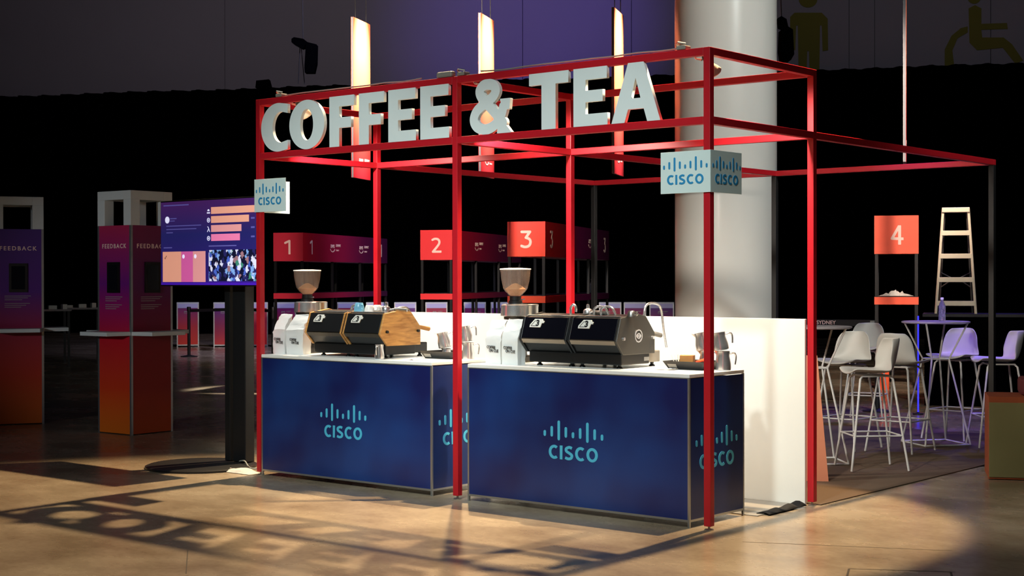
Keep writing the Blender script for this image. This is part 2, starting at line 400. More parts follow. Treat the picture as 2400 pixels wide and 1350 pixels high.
# back wall of large panels, behind the drape
WA, WB = dep(-300, 650, 47.0), dep(2700, 650, 38.5)
WA.z = WB.z = 0; wd_ = (WB-WA).normalized(); wn = Vector((wd_.y, -wd_.x, 0))       # wn faces the camera
def on_plane(px, py, P0, nrm): d = ray(px, py); return CAM + d*((P0-CAM).dot(nrm)/d.dot(nrm))
wall = struct('wall_back', MB().add([WA-wn*0.06, WB-wn*0.06, WB-wn*0.06+Vector((0, 0, 14)), WA-wn*0.06+Vector((0, 0, 14))], [(0, 1, 2, 3)]), M['black_post'], 'dark upper back wall of the hall')
cuts = [-300, 527, 1225, 1480, 1990, 2050, 2322, 2700]
for a, b_ in zip(cuts, cuts[1:]):
    pa, pb = [ (on_plane(x, 100, WA, wn)-WA).dot(wd_) for x in (a, b_)]
    A, B = WA+wd_*(pa+0.009), WA+wd_*(pb-0.009); mb = MB()
    vs = [A, B, B-wn*0.05, A-wn*0.05]; vs = vs + [v+Vector((0, 0, 14)) for v in vs]
    mb.add(vs, [(0, 1, 5, 4), (1, 2, 6, 5), (2, 3, 7, 6), (3, 0, 4, 7), (4, 5, 6, 7)]); mb.build('panel', M['wall'], wall)
# painted wall pictograms: standing man and wheelchair user
def wall_shape(polys, name, label):
    cen = on_plane(sum(p[0] for p in polys[0])/len(polys[0]), sum(p[1] for p in polys[0])/len(polys[0]), WA, wn) + wn*0.012
    fr = face_frame(cen, wd_, (0, 0, 1)); inv = fr.inverted()
    mes = []
    for p in polys:
        q = [inv @ (on_plane(x, y, WA, wn)+wn*0.012) for x, y in p]; mes.append(curve_mesh('shape', [[(v.x, v.y) for v in q]], 0.006))
    me = join_meshes(name, mes); me.transform(fr)
    return tag(link(name, me, M['wallsign']), label, 'sign')
man = [[(1852, 40), (1862, 30), (1926, 30), (1940, 44), (1941, 118), (1928, 120), (1926, 60), (1922, 60), (1920, 190), (1898, 190), (1896, 120), (1892, 120), (1890, 190), (1872, 190), (1870, 60), (1866, 60), (1864, 118), (1852, 116)],
       [(1894+22*math.cos(t*PI/9), -2+20*math.sin(t*PI/9)) for t in range(18)]]
wall_shape(man, 'wall_pictogram', 'yellow standing man pictogram painted on the upper wall beside the column')
wc = [[(2270, 20), (2285, 12), (2300, 20), (2300, 56), (2360, 54), (2362, 68), (2300, 70), (2302, 88), (2352, 88), (2372, 104), (2398, 142), (2380, 150), (2350, 112), (2290, 118), (2272, 100)],
      [(2268, 62), (2268, 76), (2244, 90), (2232, 118), (2236, 150), (2246, 176), (2234, 186), (2214, 158), (2214, 116), (2230, 84), (2252, 66)],
      [(2283+16*math.cos(t*PI/9), -6+15*math.sin(t*PI/9)) for t in range(18)]]
wall_shape(wc, 'wall_pictogram', 'yellow-green wheelchair user pictogram on the upper wall at far right')
# black drape hung in front of the wall
DA, DB = dep(-200, 650, 45.2), dep(2600, 650, 37.5); DA.z = DB.z = 0
dd = (DB-DA).normalized(); dn = Vector((dd.y, -dd.x, 0)); L = (DB-DA).length
N = 420; vs = []; fs = []
for i in range(N+1):
    s_ = L*i/N; wv = 0.13*math.sin(s_*9.0) + 0.06*math.sin(s_*23.0+1)
    for zz in (0.0, 3.5, 7.0 + 0.012*math.sin(s_*1.1)): vs.append(DA+dd*s_+dn*wv+Vector((0, 0, zz)))
for i in range(N):
    for k in (0, 1): fs.append((i*3+k, (i+1)*3+k, (i+1)*3+k+1, i*3+k+1))
dr = MB().add(vs, fs).build('stage_drape', M['drape'], smooth=True)
tag(dr, 'tall black pleated drape hung across the back of the hall', 'curtain')
# round concrete column
cp = onz(1701, 1000); cp = dep(1701, 653, 16.2); cp.z = 0; cr_ = 0.545
colm = MB().lathe([(cr_+0.02, 0), (cr_+0.02, 0.12), (cr_, 0.13), (cr_, 6.0), (cr_, 12)], 72, Matrix.Translation(cp)).build('column', M['panel'], smooth=True)
colm['kind'] = 'structure'; colm['label'] = 'tall round pale grey column behind the booth'
# booth floor coverings
cpt = bx(1.3, 4.262, 1.35, 6.6, 0.0008, 0.008).build('carpet', M['carpet']); tag(cpt, 'brown speckled carpet under the bar stools', 'carpet')
vin = bx(0.04, 4.17, 0.655, 1.265, 0.0008, 0.006).build('vinyl_mat', M['mat']); tag(vin, 'grey vinyl mat between counters and white partition', 'mat')

# ================================================================== BOOTH FRAME
T = 0.024; W, MX, D1, D2, Z2, H = 4.21, 2.113, 1.32, 4.474, 2.572, 3.0
fr = thing('booth_frame', 'red square-tube booth frame around the coffee counters with black rear posts', 'booth frame')
post = {}
for (x, y, zt, mt) in [(0, 0, H, 'red'), (MX, 0, H, 'red'), (W, 0, H, 'red'), (0, D1, H, 'red'), (MX, D1, H, 'red'), (W, D1, H, 'red'), (0, D2, Z2-2*T, 'black_post'), (MX, D2, Z2-2*T, 'black_post'), (W, D2, Z2-2*T, 'black_post')]:
    o = bx(x-T, x+T, y-T, y+T, 0.025, zt).build('post', M[mt], fr, bevel=0.003)
    if mt != 'red': o['label'] = 'black rear post'
    MB().lathe([(0.03, 0), (0.03, 0.006), (0.008, 0.01), (0.008, 0.03)], 12, Matrix.Translation((x, y, 0))).build('foot', M['steel'], o)
def beam(x0, y0, x1, y1, zt):
    if y0 == y1: bx(x0+T, x1-T, y0-T, y0+T, zt-2*T, zt).build('beam', M['red'], fr, bevel=0.003)
    else: bx(x0-T, x0+T, y0+T, y1-T, zt-2*T, zt).build('beam', M['red'], fr, bevel=0.003)
for y in (0, D1):
    for a, b_ in ((0, MX), (MX, W)):
        beam(a, y, b_, y, H); beam(a, y, b_, y, Z2)
bx(-T, W+T, D2-T, D2+T, Z2-2*T, Z2).build('beam', M['red'], fr, bevel=0.003)
for x in (0, MX, W):
    beam(x, 0, x, D1, H); beam(x, 0, x, D1, Z2); beam(x, D1, x, D2, Z2)

# ------------------------------------------------------------------ big letters
ZL0, ZL1 = Z2-0.001, H-2*T+0.002; HL = ZL1-ZL0
sg = thing('letter_sign', 'thick white COFFEE & TEA letters standing on the upper red beam', 'sign')
LY = -0.012; LT = 0.014
def big(ch, w):
    if ch == 'E':
        s = 0.36*w; a = 0.205*HL; return [[(0, 0), (w, 0), (w, a), (s, a), (s, 0.41*HL), (0.86*w, 0.41*HL), (0.86*w, 0.61*HL), (s, 0.61*HL), (s, HL-a), (0.98*w, HL-a), (0.98*w, HL), (0, HL)]]
    if ch == 'F':
        s = 0.40*w; a = 0.205*HL; return [[(0, 0), (s, 0), (s, 0.37*HL), (0.88*w, 0.37*HL), (0.88*w, 0.575*HL), (s, 0.575*HL), (s, HL-a), (w, HL-a), (w, HL), (0, HL)]]
    if ch == 'T':
        a = 0.21*HL; return [[(0.32*w, 0), (0.68*w, 0), (0.68*w, HL-a), (w, HL-a), (w, HL), (0, HL), (0, HL-a), (0.32*w, HL-a)]]
    if ch == 'A':
        return [[(0, 0), (0.27*w, 0), (0.345*w, 0.22*HL), (0.665*w, 0.22*HL), (0.735*w, 0), (w, 0), (0.66*w, HL), (0.345*w, HL)], [(0.405*w, 0.40*HL), (0.5*w, 0.74*HL), (0.6*w, 0.40*HL)]]
    if ch == 'O':
        return [arc(w/2, HL/2, w/2, HL/2, 0, 360, 48)[:-1], arc(w/2, HL/2, 0.185*w+0.0, 0.315*HL, 0, 360, 40)[:-1]]
    if ch == 'C':
        pts = [(1.0, 0.965)] + arc(0.64, 0.5, 0.64, 0.5, 78, 282, 34) + [(1.0, 0.035), (1.0, 0.225)] + arc(0.74, 0.5, 0.31, 0.315, 275, 85, 26) + [(1.0, 0.775)]
        return [[(a*w, b_*HL) for a, b_ in pts]]
    if ch == '&':
        sc = lambda q: [(p.x*w, p.y*HL) for p in catmull([(a, b_, 0) for a, b_ in q], 6)]
        a = sc([(0.93, 0.055), (0.72, 0.27), (0.5, 0.49), (0.32, 0.66), (0.26, 0.79), (0.34, 0.885), (0.46, 0.905), (0.58, 0.875), (0.635, 0.77), (0.55, 0.655), (0.36, 0.55), (0.19, 0.43), (0.125, 0.28), (0.2, 0.15), (0.38, 0.092), (0.56, 0.13), (0.7, 0.24), (0.79, 0.4), (0.82, 0.6)])
        foot = [(0.66*w, 0.0), (w, 0.0), (0.86*w, 0.16*HL), (0.70*w, 0.24*HL)]; tip = [(0.80*w, 0.42*HL), (0.95*w, 0.42*HL), (0.97*w, 0.62*HL), (0.73*w, 0.62*HL)]
        return blob_union([(a[4:-4], 0.195*HL)], [foot, tip], (0, 0, w, HL), 0.0045)
for ch, x0, x1, lab in [('C', 612, 677, 'letter C'), ('O', 678, 763, 'letter O'), ('F', 772, 833, 'first letter F'), ('F', 841, 903, 'second letter F'), ('E', 910, 978, 'first letter E of COFFEE'), ('E', 985, 1056, 'second letter E of COFFEE'), ('&', 1098, 1203, 'ampersand'), ('T', 1240, 1336, 'letter T'), ('E', 1344, 1428, 'letter E of TEA'), ('A', 1433, 1552, 'letter A')]:
    xa, xb = ony(x0, 290, LY-LT).x, ony(x1, 290, LY-LT).x; xb -= 0.014
    g = big(ch, xb-xa)
    me = curve_mesh('letter', g, LT)
    me.transform(face_frame((xa, LY, ZL0), (1, 0, 0), (0, 0, 1))); link('letter', me, M['letter'], sg, label='white '+lab)

# ------------------------------------------------------------------ corner logo signs
def corner_sign(label, right):
    o = thing('corner_sign', label, 'sign', (W if right else 0, 0, 2.10), 0, 'logo signs on the front corner posts')
    sw, sh, th = 0.37, 0.262, 0.006; e_ = T+0.003
    if right: X0, X1, sx = -sw+e_+th, e_+th, e_
    else: X0, X1, sx = -e_-th, sw-e_-th, -e_-th
    p = bx(X0, X1, -e_-th, -e_, 0, sh).build('front_panel', M['sign'], o, bevel=0.001)
    logo(0.33, face_frame(((X0+X1)/2, -e_-th-0.0008, sh*0.52), (1, 0, 0), (0, 0, 1)), M['logo_blue'], p)
    q = bx(sx, sx+th, -e_, sw-e_-th, 0, sh).build('side_panel', M['sign'], o, bevel=0.001)
    if right: logo(0.33, face_frame((sx+th+0.0008, (sw-2*e_-th)/2, sh*0.52), (0, 1, 0), (0, 0, 1)), M['logo_blue'], q)
    else: logo(0.33, face_frame((sx-0.0008, (sw-2*e_-th)/2, sh*0.52), (0, -1, 0), (0, 0, 1)), M['logo_blue'], q)
corner_sign('pale CISCO logo sign wrapped around the front right corner post', True)
corner_sign('pale CISCO logo sign folded around the front left corner post', False)

# ------------------------------------------------------------------ clip-on lamps on the front top beam
def clip_lamp(x, label, flip=1, aim=(0.0, 0.9, -1.0)):
    o = thing('clip_lamp', label, 'lamp', (x, 0, H), 0, 'clip-on lamps on the top front beam')
    bx(-0.035, 0.035, -0.028, 0.04, 0.001, 0.028).build('clamp', M['greybox'], o, bevel=0.006)
    MB().tube([(-0.03, 0.03, 0.02), (-0.05, 0.0, 0.045), (-0.02, -0.025, 0.05), (0.02, 0.0, 0.04)], 0.006, 8).build('clamp_lever', M['steel'], o, True)
    MB().tube([(0, 0.036, 0.015), (0.02*flip, 0.065, 0.0), (0.05*flip, 0.075, -0.05), (0.09*flip, 0.08, -0.06)], 0.007, 8).build('neck', M['steel'], o, True)
    a = Vector(aim).normalized(); q = a.to_track_quat('Z', 'Y').to_matrix().to_4x4()
    base = Vector((0.12*flip, 0.085, -0.055)); MM = Matrix.Translation(base) @ q
    MB().lathe([(0.02, -0.03), (0.024, -0.02), (0.024, 0.03)], 16, MM).build('socket', M['black'], o, True)
    bl = MB().lathe([(0.022, 0.03), (0.03, 0.05), (0.052, 0.085), (0.06, 0.105), (0.055, 0.112), (0.0, 0.114)], 24, MM, cap=False).build('bulb', M['bulb'], o, True)
    s_ = spot('clip_lamp_light', Vector((x, 0, H)) + base + a*0.13, Vector((x, 0, H)) + base + a*2, 225, (1.0, 0.9, 0.78), 104, 0.5, 0.05)
    s_.parent = o; s_.matrix_parent_inverse = Matrix.Translation((-x, 0, -H))
clip_lamp(0.25, 'clip-on lamp clamped above the C of the letter sign')
clip_lamp(2.17, 'clip-on lamp clamped above the middle front post')
clip_lamp(4.02, 'clip-on lamp clamped at the front right corner of the frame')
bl = bx(1.93, 2.08, -0.02, 0.03, H+0.001, H+0.045).build('lamp_transformer', M['greybox'], bevel=0.012); tag(bl, 'small grey lamp transformer on the beam above the second E', 'transformer')
pts = [(0.25+i*0.19, 0.01+0.012*math.sin(i*2.1), H+0.012+0.008*abs(math.sin(i*1.3))) for i in range(21)]
pts = [p for p in pts if not 1.85 < p[0] < 2.3]
for seg, lab in ((pts[:9], 'thin grey lamp cable along the left top front beam'), (pts[9:], 'thin grey lamp cable along the right top front beam')):
    c = MB().tube(catmull(seg, 4), 0.0055, 6).build('lamp_cable', M['greycable'], smooth=True); tag(c, lab, 'cable')

# ================================================================== COUNTERS
CW, CD, CH = 1.853, 0.66, 0.965
def counter(x0, label):
    o = thing('service_counter', label, 'counter', (x0, -0.02, 0), 0, 'navy service counters')
    e_ = 0.014
    f = bx(e_, CW-e_, 0.002, 0.014, 0.05, CH-0.03).build('front_panel', M['navy'], o)
    logo(0.5, face_frame((0.935, 0.0008, 0.478), (1, 0, 0), (0, 0, 1)), M['logo_cyan'], f)
    s_ = bx(CW-0.014, CW-0.002, e_, CD-e_, 0.05, CH-0.03).build('side_panel', M['navy'], o)
    logo(0.5, face_frame((CW-0.0012, CD/2-0.005, 0.478), (0, 1, 0), (0, 0, 1)), M['logo_cyan'], s_)
    s_ = bx(0.002, 0.014, e_, CD-e_, 0.05, CH-0.03).build('side_panel', M['navy'], o)
    bx(0.0, CW, 0.0, CD, CH-0.025, CH).build('worktop', M['white'], o, bevel=0.004)
    for (a, b_) in ((0, 0), (CW-e_, 0), (0, CD-e_), (CW-e_, CD-e_)):
        bx(a, a+e_, b_, b_+e_, 0.0, CH-0.025).build('corner_profile', M['alu'], o)
    bx(e_, CW-e_, 0.0, e_, 0.036, 0.05).build('edge_profile', M['alu'], o); bx(CW-e_, CW, e_, CD-e_, 0.036, 0.05).build('edge_profile', M['alu'], o)
    bx(e_, CW-e_, 0.0, e_, CH-0.03, CH-0.025).build('edge_profile', M['alu'], o)
    bx(e_, CW-e_, 0.03, CD-0.03, 0.05, 0.06).build('base_board', M['dark'], o); bx(e_, CW-e_, CD-0.2, CD-0.19, 0.06, CH-0.03).build('back_board', M['white'], o)
    return o
C1, C2 = 0.03, 2.226
counter(C1, 'navy counter with white top under the wood-sided espresso machine')
counter(C2, 'navy counter with white top under the black-sided espresso machine')
pn = thing('partition', 'low glossy white partition behind the counters', 'partition', (0.03, 1.285, 0))
for a, b_ in ((0, 2.06), (2.07, 4.15)): bx(a, b_, -0.012, 0.012, 0.004, 1.285).build('panel', M['panel'], pn, bevel=0.002)
for a in (0.05, 1.98, 2.12, 4.06): bx(a, a+0.04, 0.012, 0.02, 0.004, 1.26).build('batten', M['alu'], pn)
# black cloth bunched on the floor at the right opening
vs = []; fs = []; n_ = 40
for i in range(n_+1):
    t = i/n_; y = 0.72+0.5*t
    for j in range(6):
        u = j/5; vs.append((4.22-0.10*u, y+0.02*math.sin(9*t+3*u), 0.007+0.028*max(0, math.sin(PI*u))*(0.4+0.9*t)*abs(math.sin(11*t+0.6))+0.004))
for i in range(n_):
    for j in range(5): fs.append((i*6+j, i*6+j+1, (i+1)*6+j+1, (i+1)*6+j))
o = MB().add(vs, fs).build('floor_cloth', M['cloth'], smooth=True); sm = o.modifiers.new('thick', 'SOLIDIFY'); sm.thickness = 0.004
tag(o, 'black crumpled cloth on the floor at the open end of the booth', 'cloth')
# crumpled clear film by the left post
vs = []; fs = []
for i in range(13):
    for j in range(7):
        r = math.sin(PI*i/12)*math.sin(PI*j/6); vs.append((-0.42+0.032*i, -0.09+0.025*j, 0.004+0.05*r*random.uniform(0.25, 1.0)))
for i in range(12):
    for j in range(6): fs.append((i*7+j, i*7+j+1, (i+1)*7+j+1, (i+1)*7+j))
o = MB().add(vs, fs).build('plastic_film', M['clear']); tag(o, 'crumpled shiny plastic film on the floor at the left front post', 'plastic film')

# ================================================================== ESPRESSO MACHINES
SEC = [(0.0, 0.182), (0.052, 0.338), (0.25, 0.366), (0.342, 0.346), (0.446, 0.232), (0.446, 0.092), (0.08, 0.092)]
LM = 0.83
def off(poly, d):
    cx = sum(p[0] for p in poly)/len(poly); cz = sum(p[1] for p in poly)/len(poly)
    return [(cx+(p[0]-cx)*(1+d/0.2), cz+(p[1]-cz)*(1+d/0.15)) for p in poly]
def espresso(x0, label, wood):
    o = thing('espresso_machine', label, 'coffee machine', (x0, 0.085, CH), 0, 'espresso machines')
    side = M['wood'] if wood else M['charcoal']; fin = M['wood'] if wood else M['dark']; skin = M['dark'] if wood else M['glossblack']
    inner = off(SEC, -0.008)
    MB().prism(inner, lambda a, b_: (0.02, a, b_), lambda a, b_: (LM-0.02, a, b_)).build('body', M['dark'], o)
    MB().prism(SEC, lambda a, b_: (LM-0.018, a, b_), lambda a, b_: (LM+0.002, a, b_)).build('end_panel', side, o, bevel=0.004)
    MB().prism(SEC, lambda a, b_: (-0.002, a, b_), lambda a, b_: (0.018, a, b_)).build('end_panel', fin, o, bevel=0.004)
    for xm in (0.394, 0.424):
        MB().prism(off(SEC, 0.001), lambda a, b_: (xm, a, b_), lambda a, b_: (xm+0.014, a, b_)).build('centre_fin', fin, o, bevel=0.002)
    for xa, xb in ((0.02, 0.392), (0.44, LM-0.02)):
        f, k = Vector((0, 0.052, 0.338)), Vector((0, 0.0, 0.182)); t = (f-k); nn = Vector((0, -t.z, t.y)).normalized()
        p0, p1 = k+t*0.06+nn*0.001, f-t*0.02+nn*0.001
        mb = MB(); vs = [(xa, p0.y, p0.z), (xb, p0.y, p0.z), (xb, p1.y, p1.z), (xa, p1.y, p1.z)]
        vs += [(v[0], v[1]-nn.y*0.006, v[2]-nn.z*0.006) for v in vs]
        pnl = mb.add(vs, [(0, 1, 2, 3), (7, 6, 5, 4), (0, 4, 5, 1), (1, 5, 6, 2), (2, 6, 7, 3), (3, 7, 4, 0)]).build('front_panel', skin, o, bevel=0.002)
        # badge
        bw = 0.118; ctr = k + t*0.70 + nn*0.003; ctr.x = xa+0.115
        F4 = face_frame(ctr, (1, 0, 0), t)
        pl = [(-0.5, -0.24), (0.3, -0.24), (0.36, 0.02), (0.5, 0.02), (0.5, 0.16), (0.40, 0.16), (0.36, 0.27), (0.28, 0.27), (-0.2, 0.27), (-0.5, -0.08)]
        me = curve_mesh('badge', [[(a*bw, b_*bw) for a, b_ in pl]], 0.003); me.transform(F4); bd = link('badge', me, M['paper'], pnl)
        lettering('3', bw*0.5, face_frame(ctr+nn*0.0034+Vector((bw*0.06, 0, 0)), (1, 0, 0), t), M['ink'], pnl, bold=0.003, ext=0.0006)
        ln = curve_mesh('line', [stroke([(-0.4*bw, -0.14*bw), (-0.16*bw, 0.15*bw), (0.02*bw, 0.15*bw)], 0.004), stroke([(-0.4*bw, -0.16*bw), (-0.05*bw, -0.16*bw)], 0.004)], 0.0006)
        ln.transform(face_frame(ctr+nn*0.0034, (1, 0, 0), t)); link('badge_line', ln, M['ink'], pnl)
        # lower strip under the knee
        MB().prism([(0.001, 0.184), (0.021, 0.157), (0.027, 0.161), (0.009, 0.19)], lambda a, b_: (xa, a, b_), lambda a, b_: (xb, a, b_)).build('lower_strip', M['bronze'] if wood else M['strip'], o)
    bx(0.03, LM-0.012, 0.075, 0.40, 0.024, 0.098).build('base', M['black'], o, bevel=0.006)
    bx(0.03, LM-0.03, 0.40, 0.555, 0.03, 0.108).build('drip_tray', M['greybox'] if not wood else M['dark'], o, bevel=0.006)
    for fx in (0.09, 0.37, 0.46, LM-0.06):
        for fy in (0.12, 0.50):
            MB().lathe([(0.022, 0.0), (0.02, 0.008), (0.011, 0.014), (0.014, 0.036)], 12, Matrix.Translation((fx, fy, 0))).build('foot', M['black'], o, True)
    # top tray and rails
    bx(0.03, LM-0.03, 0.10, 0.37, 0.341, 0.346).build('cup_tray', M['chrome'], o)
    MB().tube([(0.02, 0.075, 0.347), (LM-0.02, 0.075, 0.347)], 0.004, 8).build('rail', M['chrome'], o, True)
    # end badge and bolts
    xe = LM+0.002
    if not wood:
        ring = curve_mesh('ring', [arc(0, 0, 0.044, 0.044, 0, 360, 32)[:-1], arc(0, 0, 0.036, 0.036, 0, 360, 32)[:-1]], 0.003)
        eye = curve_mesh('eye', [[(p.x, p.y) for p in catmull([(-0.03, 0, 0), (0, 0.02, 0), (0.03, 0, 0), (0, -0.02, 0)], 5, True)], arc(0, 0, 0.012, 0.012, 0, 360, 16)[:-1]], 0.003)
        dot = curve_mesh('dot', [arc(0, 0, 0.007, 0.007, 0, 360, 12)[:-1]], 0.003)
        me = join_meshes('round_badge', [ring, eye, dot]); me.transform(face_frame((xe+0.001, 0.25, 0.215), (0, 1, 0), (0, 0, 1))); link('round_badge', me, M['chrome'], o)
        lettering('E61', 0.026, face_frame((LM-0.0115, 0.365, 0.06), (0, 1, 0), (0, 0, 1)), M['steel'], o, ext=0.0005) if False else None
        bx(LM-0.012, LM-0.0105, 0.335, 0.395, 0.044, 0.07).build('rating_plate', M['steel'], o)
    for by in ((0.07, 0.41)):
        MB().tube([(xe-0.002, by, 0.20), (xe+0.016, by, 0.20)], 0.011, 12).build('bolt', M['black'] if wood else M['chrome'], o, True)
    # portafilter handle at the barista side
    for hx in (0.775, 0.25):
        MB().tube([(hx, 0.42, 0.235), (hx, 0.48, 0.228), (hx, 0.6, 0.208)], 0.013, 10, 0.017).build('group_handle', M['cardboard'] if wood else M['greybox'], o, True)
    # steam wands
    wm = M['chrome']
    MB().tube(catmull([(0.80, 0.36, 0.33), (0.80, 0.375, 0.40), (0.80, 0.42, 0.43), (0.80, 0.52, 0.425), (0.80, 0.57, 0.385), (0.80, 0.60, 0.25), (0.80, 0.635, 0.125)] if not wood else
            [(0.70, 0.30, 0.36), (0.71, 0.34, 0.378), (0.73, 0.40, 0.375), (0.74, 0.43, 0.33), (0.74, 0.435, 0.28)], 5), 0.008, 10).build('steam_wand', wm if not wood else M['steel'], o, True)
    MB().tube(catmull([(0.30, 0.2, 0.35), (0.30, 0.2, 0.40), (0.32, 0.205, 0.42), (0.335, 0.21, 0.405), (0.335, 0.21, 0.37)] if not wood else
            [(0.28, 0.24, 0.35), (0.29, 0.24, 0.385), (0.33, 0.245, 0.395), (0.37, 0.25, 0.385), (0.385, 0.25, 0.35)], 5), 0.009, 10).build('hot_water_spout', wm, o, True)
    if not wood:
        for q in (0, 0.06):
            MB().tube(catmull([(0.50+q, 0.2, 0.35), (0.50+q, 0.2, 0.39), (0.53+q, 0.21, 0.41), (0.58+q, 0.22, 0.40), (0.60+q, 0.23, 0.35)], 5), 0.008, 10).build('cup_rail', wm, o, True)
    return o
espresso(C1+0.395, 'espresso machine with black front panels and wooden end panel', True)
espresso(C2+0.385, 'espresso machine with gloss black front panels and charcoal end panel', False)

# ------------------------------------------------------------------ grinders
def grinder(x, y, label):
    o = thing('coffee_grinder', label, 'grinder', (x, y, CH), 0, 'coffee grinders')
    bx(-0.09, 0.09, -0.12, 0.12, 0.0, 0.05).build('base', M['dark'], o, bevel=0.01)
    MB().lathe([(0.085, 0.05), (0.08, 0.2), (0.085, 0.33)], 24).build('body', M['dark'], o, True)
    MB().lathe([(0.098, 0.33), (0.108, 0.335), (0.104, 0.41), (0.09, 0.418), (0.03, 0.422)], 32).build('grind_head', M['chrome'], o, True)
    MB().lathe([(0.042, 0.31), (0.044, 0.40), (0.046, 0.405), (0.046, 0.415), (0.04, 0.418)], 24, Matrix.Translation((0.115, 0.05, 0))).build('doser', M['steel'], o, True)
    MB().lathe([(0.05, 0.418), (0.05, 0.44), (0.042, 0.445), (0.042, 0.475)], 24).build('collar', M['black'], o, True)
    MB().tube([(0.05, 0.0, 0.45), (0.085, -0.02, 0.452), (0.11, -0.03, 0.455)], 0.004, 8).build('lever', M['chrome'], o, True)
    hp = MB().lathe([(0.04, 0.475), (0.072, 0.508), (0.088, 0.53), (0.104, 0.60), (0.11, 0.665)], 32, cap=False).build('hopper', M['hopper'], o, True)
    MB().lathe([(0.036, 0.478), (0.066, 0.51), (0.076, 0.525), (0.05, 0.545), (0.018, 0.565), (0.0, 0.568)], 24).build('beans', M['bean'], hp, True)
    MB().lathe([(0.112, 0.664), (0.114, 0.668), (0.112, 0.674), (0.05, 0.678)], 32).build('lid', M['white'], o, True)
    return o
grinder(ony(720, 628, 0.38).x, 0.38, 'coffee grinder with clear hopper beside the wood-sided machine')
grinder(ony(1208, 628, 0.38).x, 0.38, 'coffee grinder with clear hopper beside the black-sided machine')

# ------------------------------------------------------------------ coffee bags
def bag(px0, px1, yf, label, hgt, lean, seed, wordy):
    rnd = random.Random(seed)
    xa, xb = ony(px0, 800, yf).x, ony(px1, 800, yf).x; w_ = xb-xa; d = 0.085
    o = thing('coffee_bag', label, 'bag', ((xa+xb)/2, yf+d/2, CH), 0, 'bags of coffee on the counters')
    rows = []; nz, nx = 16, 10; vs = []; fs = []
    for i in range(nz+1):
        t = i/nz; z = hgt*t
        if t < 0.6: ww, dd_, sh = w_, d*(0.94+0.1*math.sin(PI*t/0.6)), 0
        else:
            q = (t-0.6)/0.4; ww, dd_, sh = w_*(1-0.05*q), d*(1-q)+0.005*q, q
        ring = []
        for k, (a, b_) in enumerate([(-1, -1), (-0.33, -1), (0.33, -1), (1, -1), (1, -0.3), (0.96, 0), (1, 0.3), (1, 1), (0.33, 1), (-0.33, 1), (-1, 1), (-1, 0.3), (-0.96, 0), (-1, -0.3)]):
            j = 0.0035*(0.4+1.6*(t > 0.5))
            ring.append((a*ww/2+lean*sh*sh*0.05+rnd.uniform(-j, j), b_*dd_/2+sh*0.02+rnd.uniform(-j, j), z+rnd.uniform(-j, j)*(0 < i)))
        rows.append(ring)
    k = 14; mb = MB(); mb.add([v for r in rows for v in r], [(i*k+j, i*k+(j+1) % k, (i+1)*k+(j+1) % k, (i+1)*k+j) for i in range(nz) for j in range(k)] + [tuple(range(k-1, -1, -1)), tuple(nz*k+j for j in range(k))])
    b_ = mb.build('pouch', M['bag'], o, smooth=True)
    for (txt, zz, dx) in (('COFFEE', 0.118, -0.012), ('ON CUE', 0.094, 0.012)):
        lettering(txt, 0.029, face_frame((dx, -d*0.54-0.0045, zz), (1, 0, -0.04), (0, 0.0, 1)), M['ink'], b_, bold=0.0003, sx=0.78)
    lettering('COFFEE ROASTERS', 0.010, face_frame((0.012, -d*0.53-0.0045, 0.072), (1, 0, 0), (0, 0, 1)), M['greycable'], b_, sx=0.8) if False else None
bag(640, 667, 0.12, 'white coffee bag at the far left end of the left counter', 0.315, 0.5, 1, True)
bag(671, 710, 0.12, 'white coffee bag next to the wood-sided espresso machine', 0.315, 1.0, 2, True)
bag(1138, 1173, 0.09, 'white coffee bag at the left end of the right counter', 0.31, 0.3, 3, True)
bag(1176, 1213, 0.085, 'white coffee bag next to the black-sided espresso machine', 0.315, 0.3, 4, True)

# ------------------------------------------------------------------ jugs, cups, trays
def jug_meshes(h, r):
    body = MB().lathe([(r*0.9, 0), (r, 0.004), (r, h*0.35), (r*0.8, h*0.75), (r*0.86, h), (r*0.83, h), (r*0.77, h*0.75), (r*0.95, h*0.35), (r*0.93, 0.008), (0, 0.008)], 24, cap=False)
    body.add([(r*0.86, r*0.25, h*0.99), (r*0.86, -r*0.25, h*0.99), (r*1.25, 0, h*1.05), (r*0.8, 0, h*0.8)], [(0, 2, 3), (1, 3, 2), (0, 1, 2)])
    hd = MB().tube(catmull([(-r*0.85, 0, h*0.86), (-r*1.4, 0, h*0.9), (-r*1.62, 0, h*0.7), (-r*1.5, 0, h*0.3)], 5), r*0.11, 8)
    return body, hd
def jug(loc, label, h=0.115, r=0.045, rz=0.0, tilt=(0, 0)):
    o = thing('milk_jug', label, 'jug', loc, rz, 'steel milk jugs on the counters'); o.rotation_euler = (tilt[0], tilt[1], rz)
    a, b_ = jug_meshes(h, r); a.build('body', M['chrome'], o, True); b_.build('handle', M['chrome'], o, True)
def cup(loc, label, mt, h=0.062, r=0.038, rz=0.0, up=False):
    o = thing('cup', label, 'cup', loc, rz, 'cups on the machines')
    pr = [(r*0.62, 0), (r*0.7, h*0.06), (r*0.92, h*0.5), (r, h), (r*0.94, h), (r*0.85, h*0.5), (r*0.6, h*0.1), (0, h*0.1)]
    if not up: pr = [(q, h-z) for q, z in pr]
    MB().lathe(pr, 24, cap=False).build('body', mt, o, True)
    MB().tube(catmull([(r*0.8, 0, h*0.75), (r*1.45, 0, h*0.72), (r*1.4, 0, h*0.3), (r*0.85, 0, h*0.3)], 4), 0.005, 8).build('handle', mt, o, True)
ZT = CH+0.347
def top_at(px, y): return (ony(px, 730, y).x, y, ZT)
cup(top_at(842, 0.24), 'pale blue cup upside down on the wood-sided machine', M['cupblue'], 0.07, 0.043, -0.3)
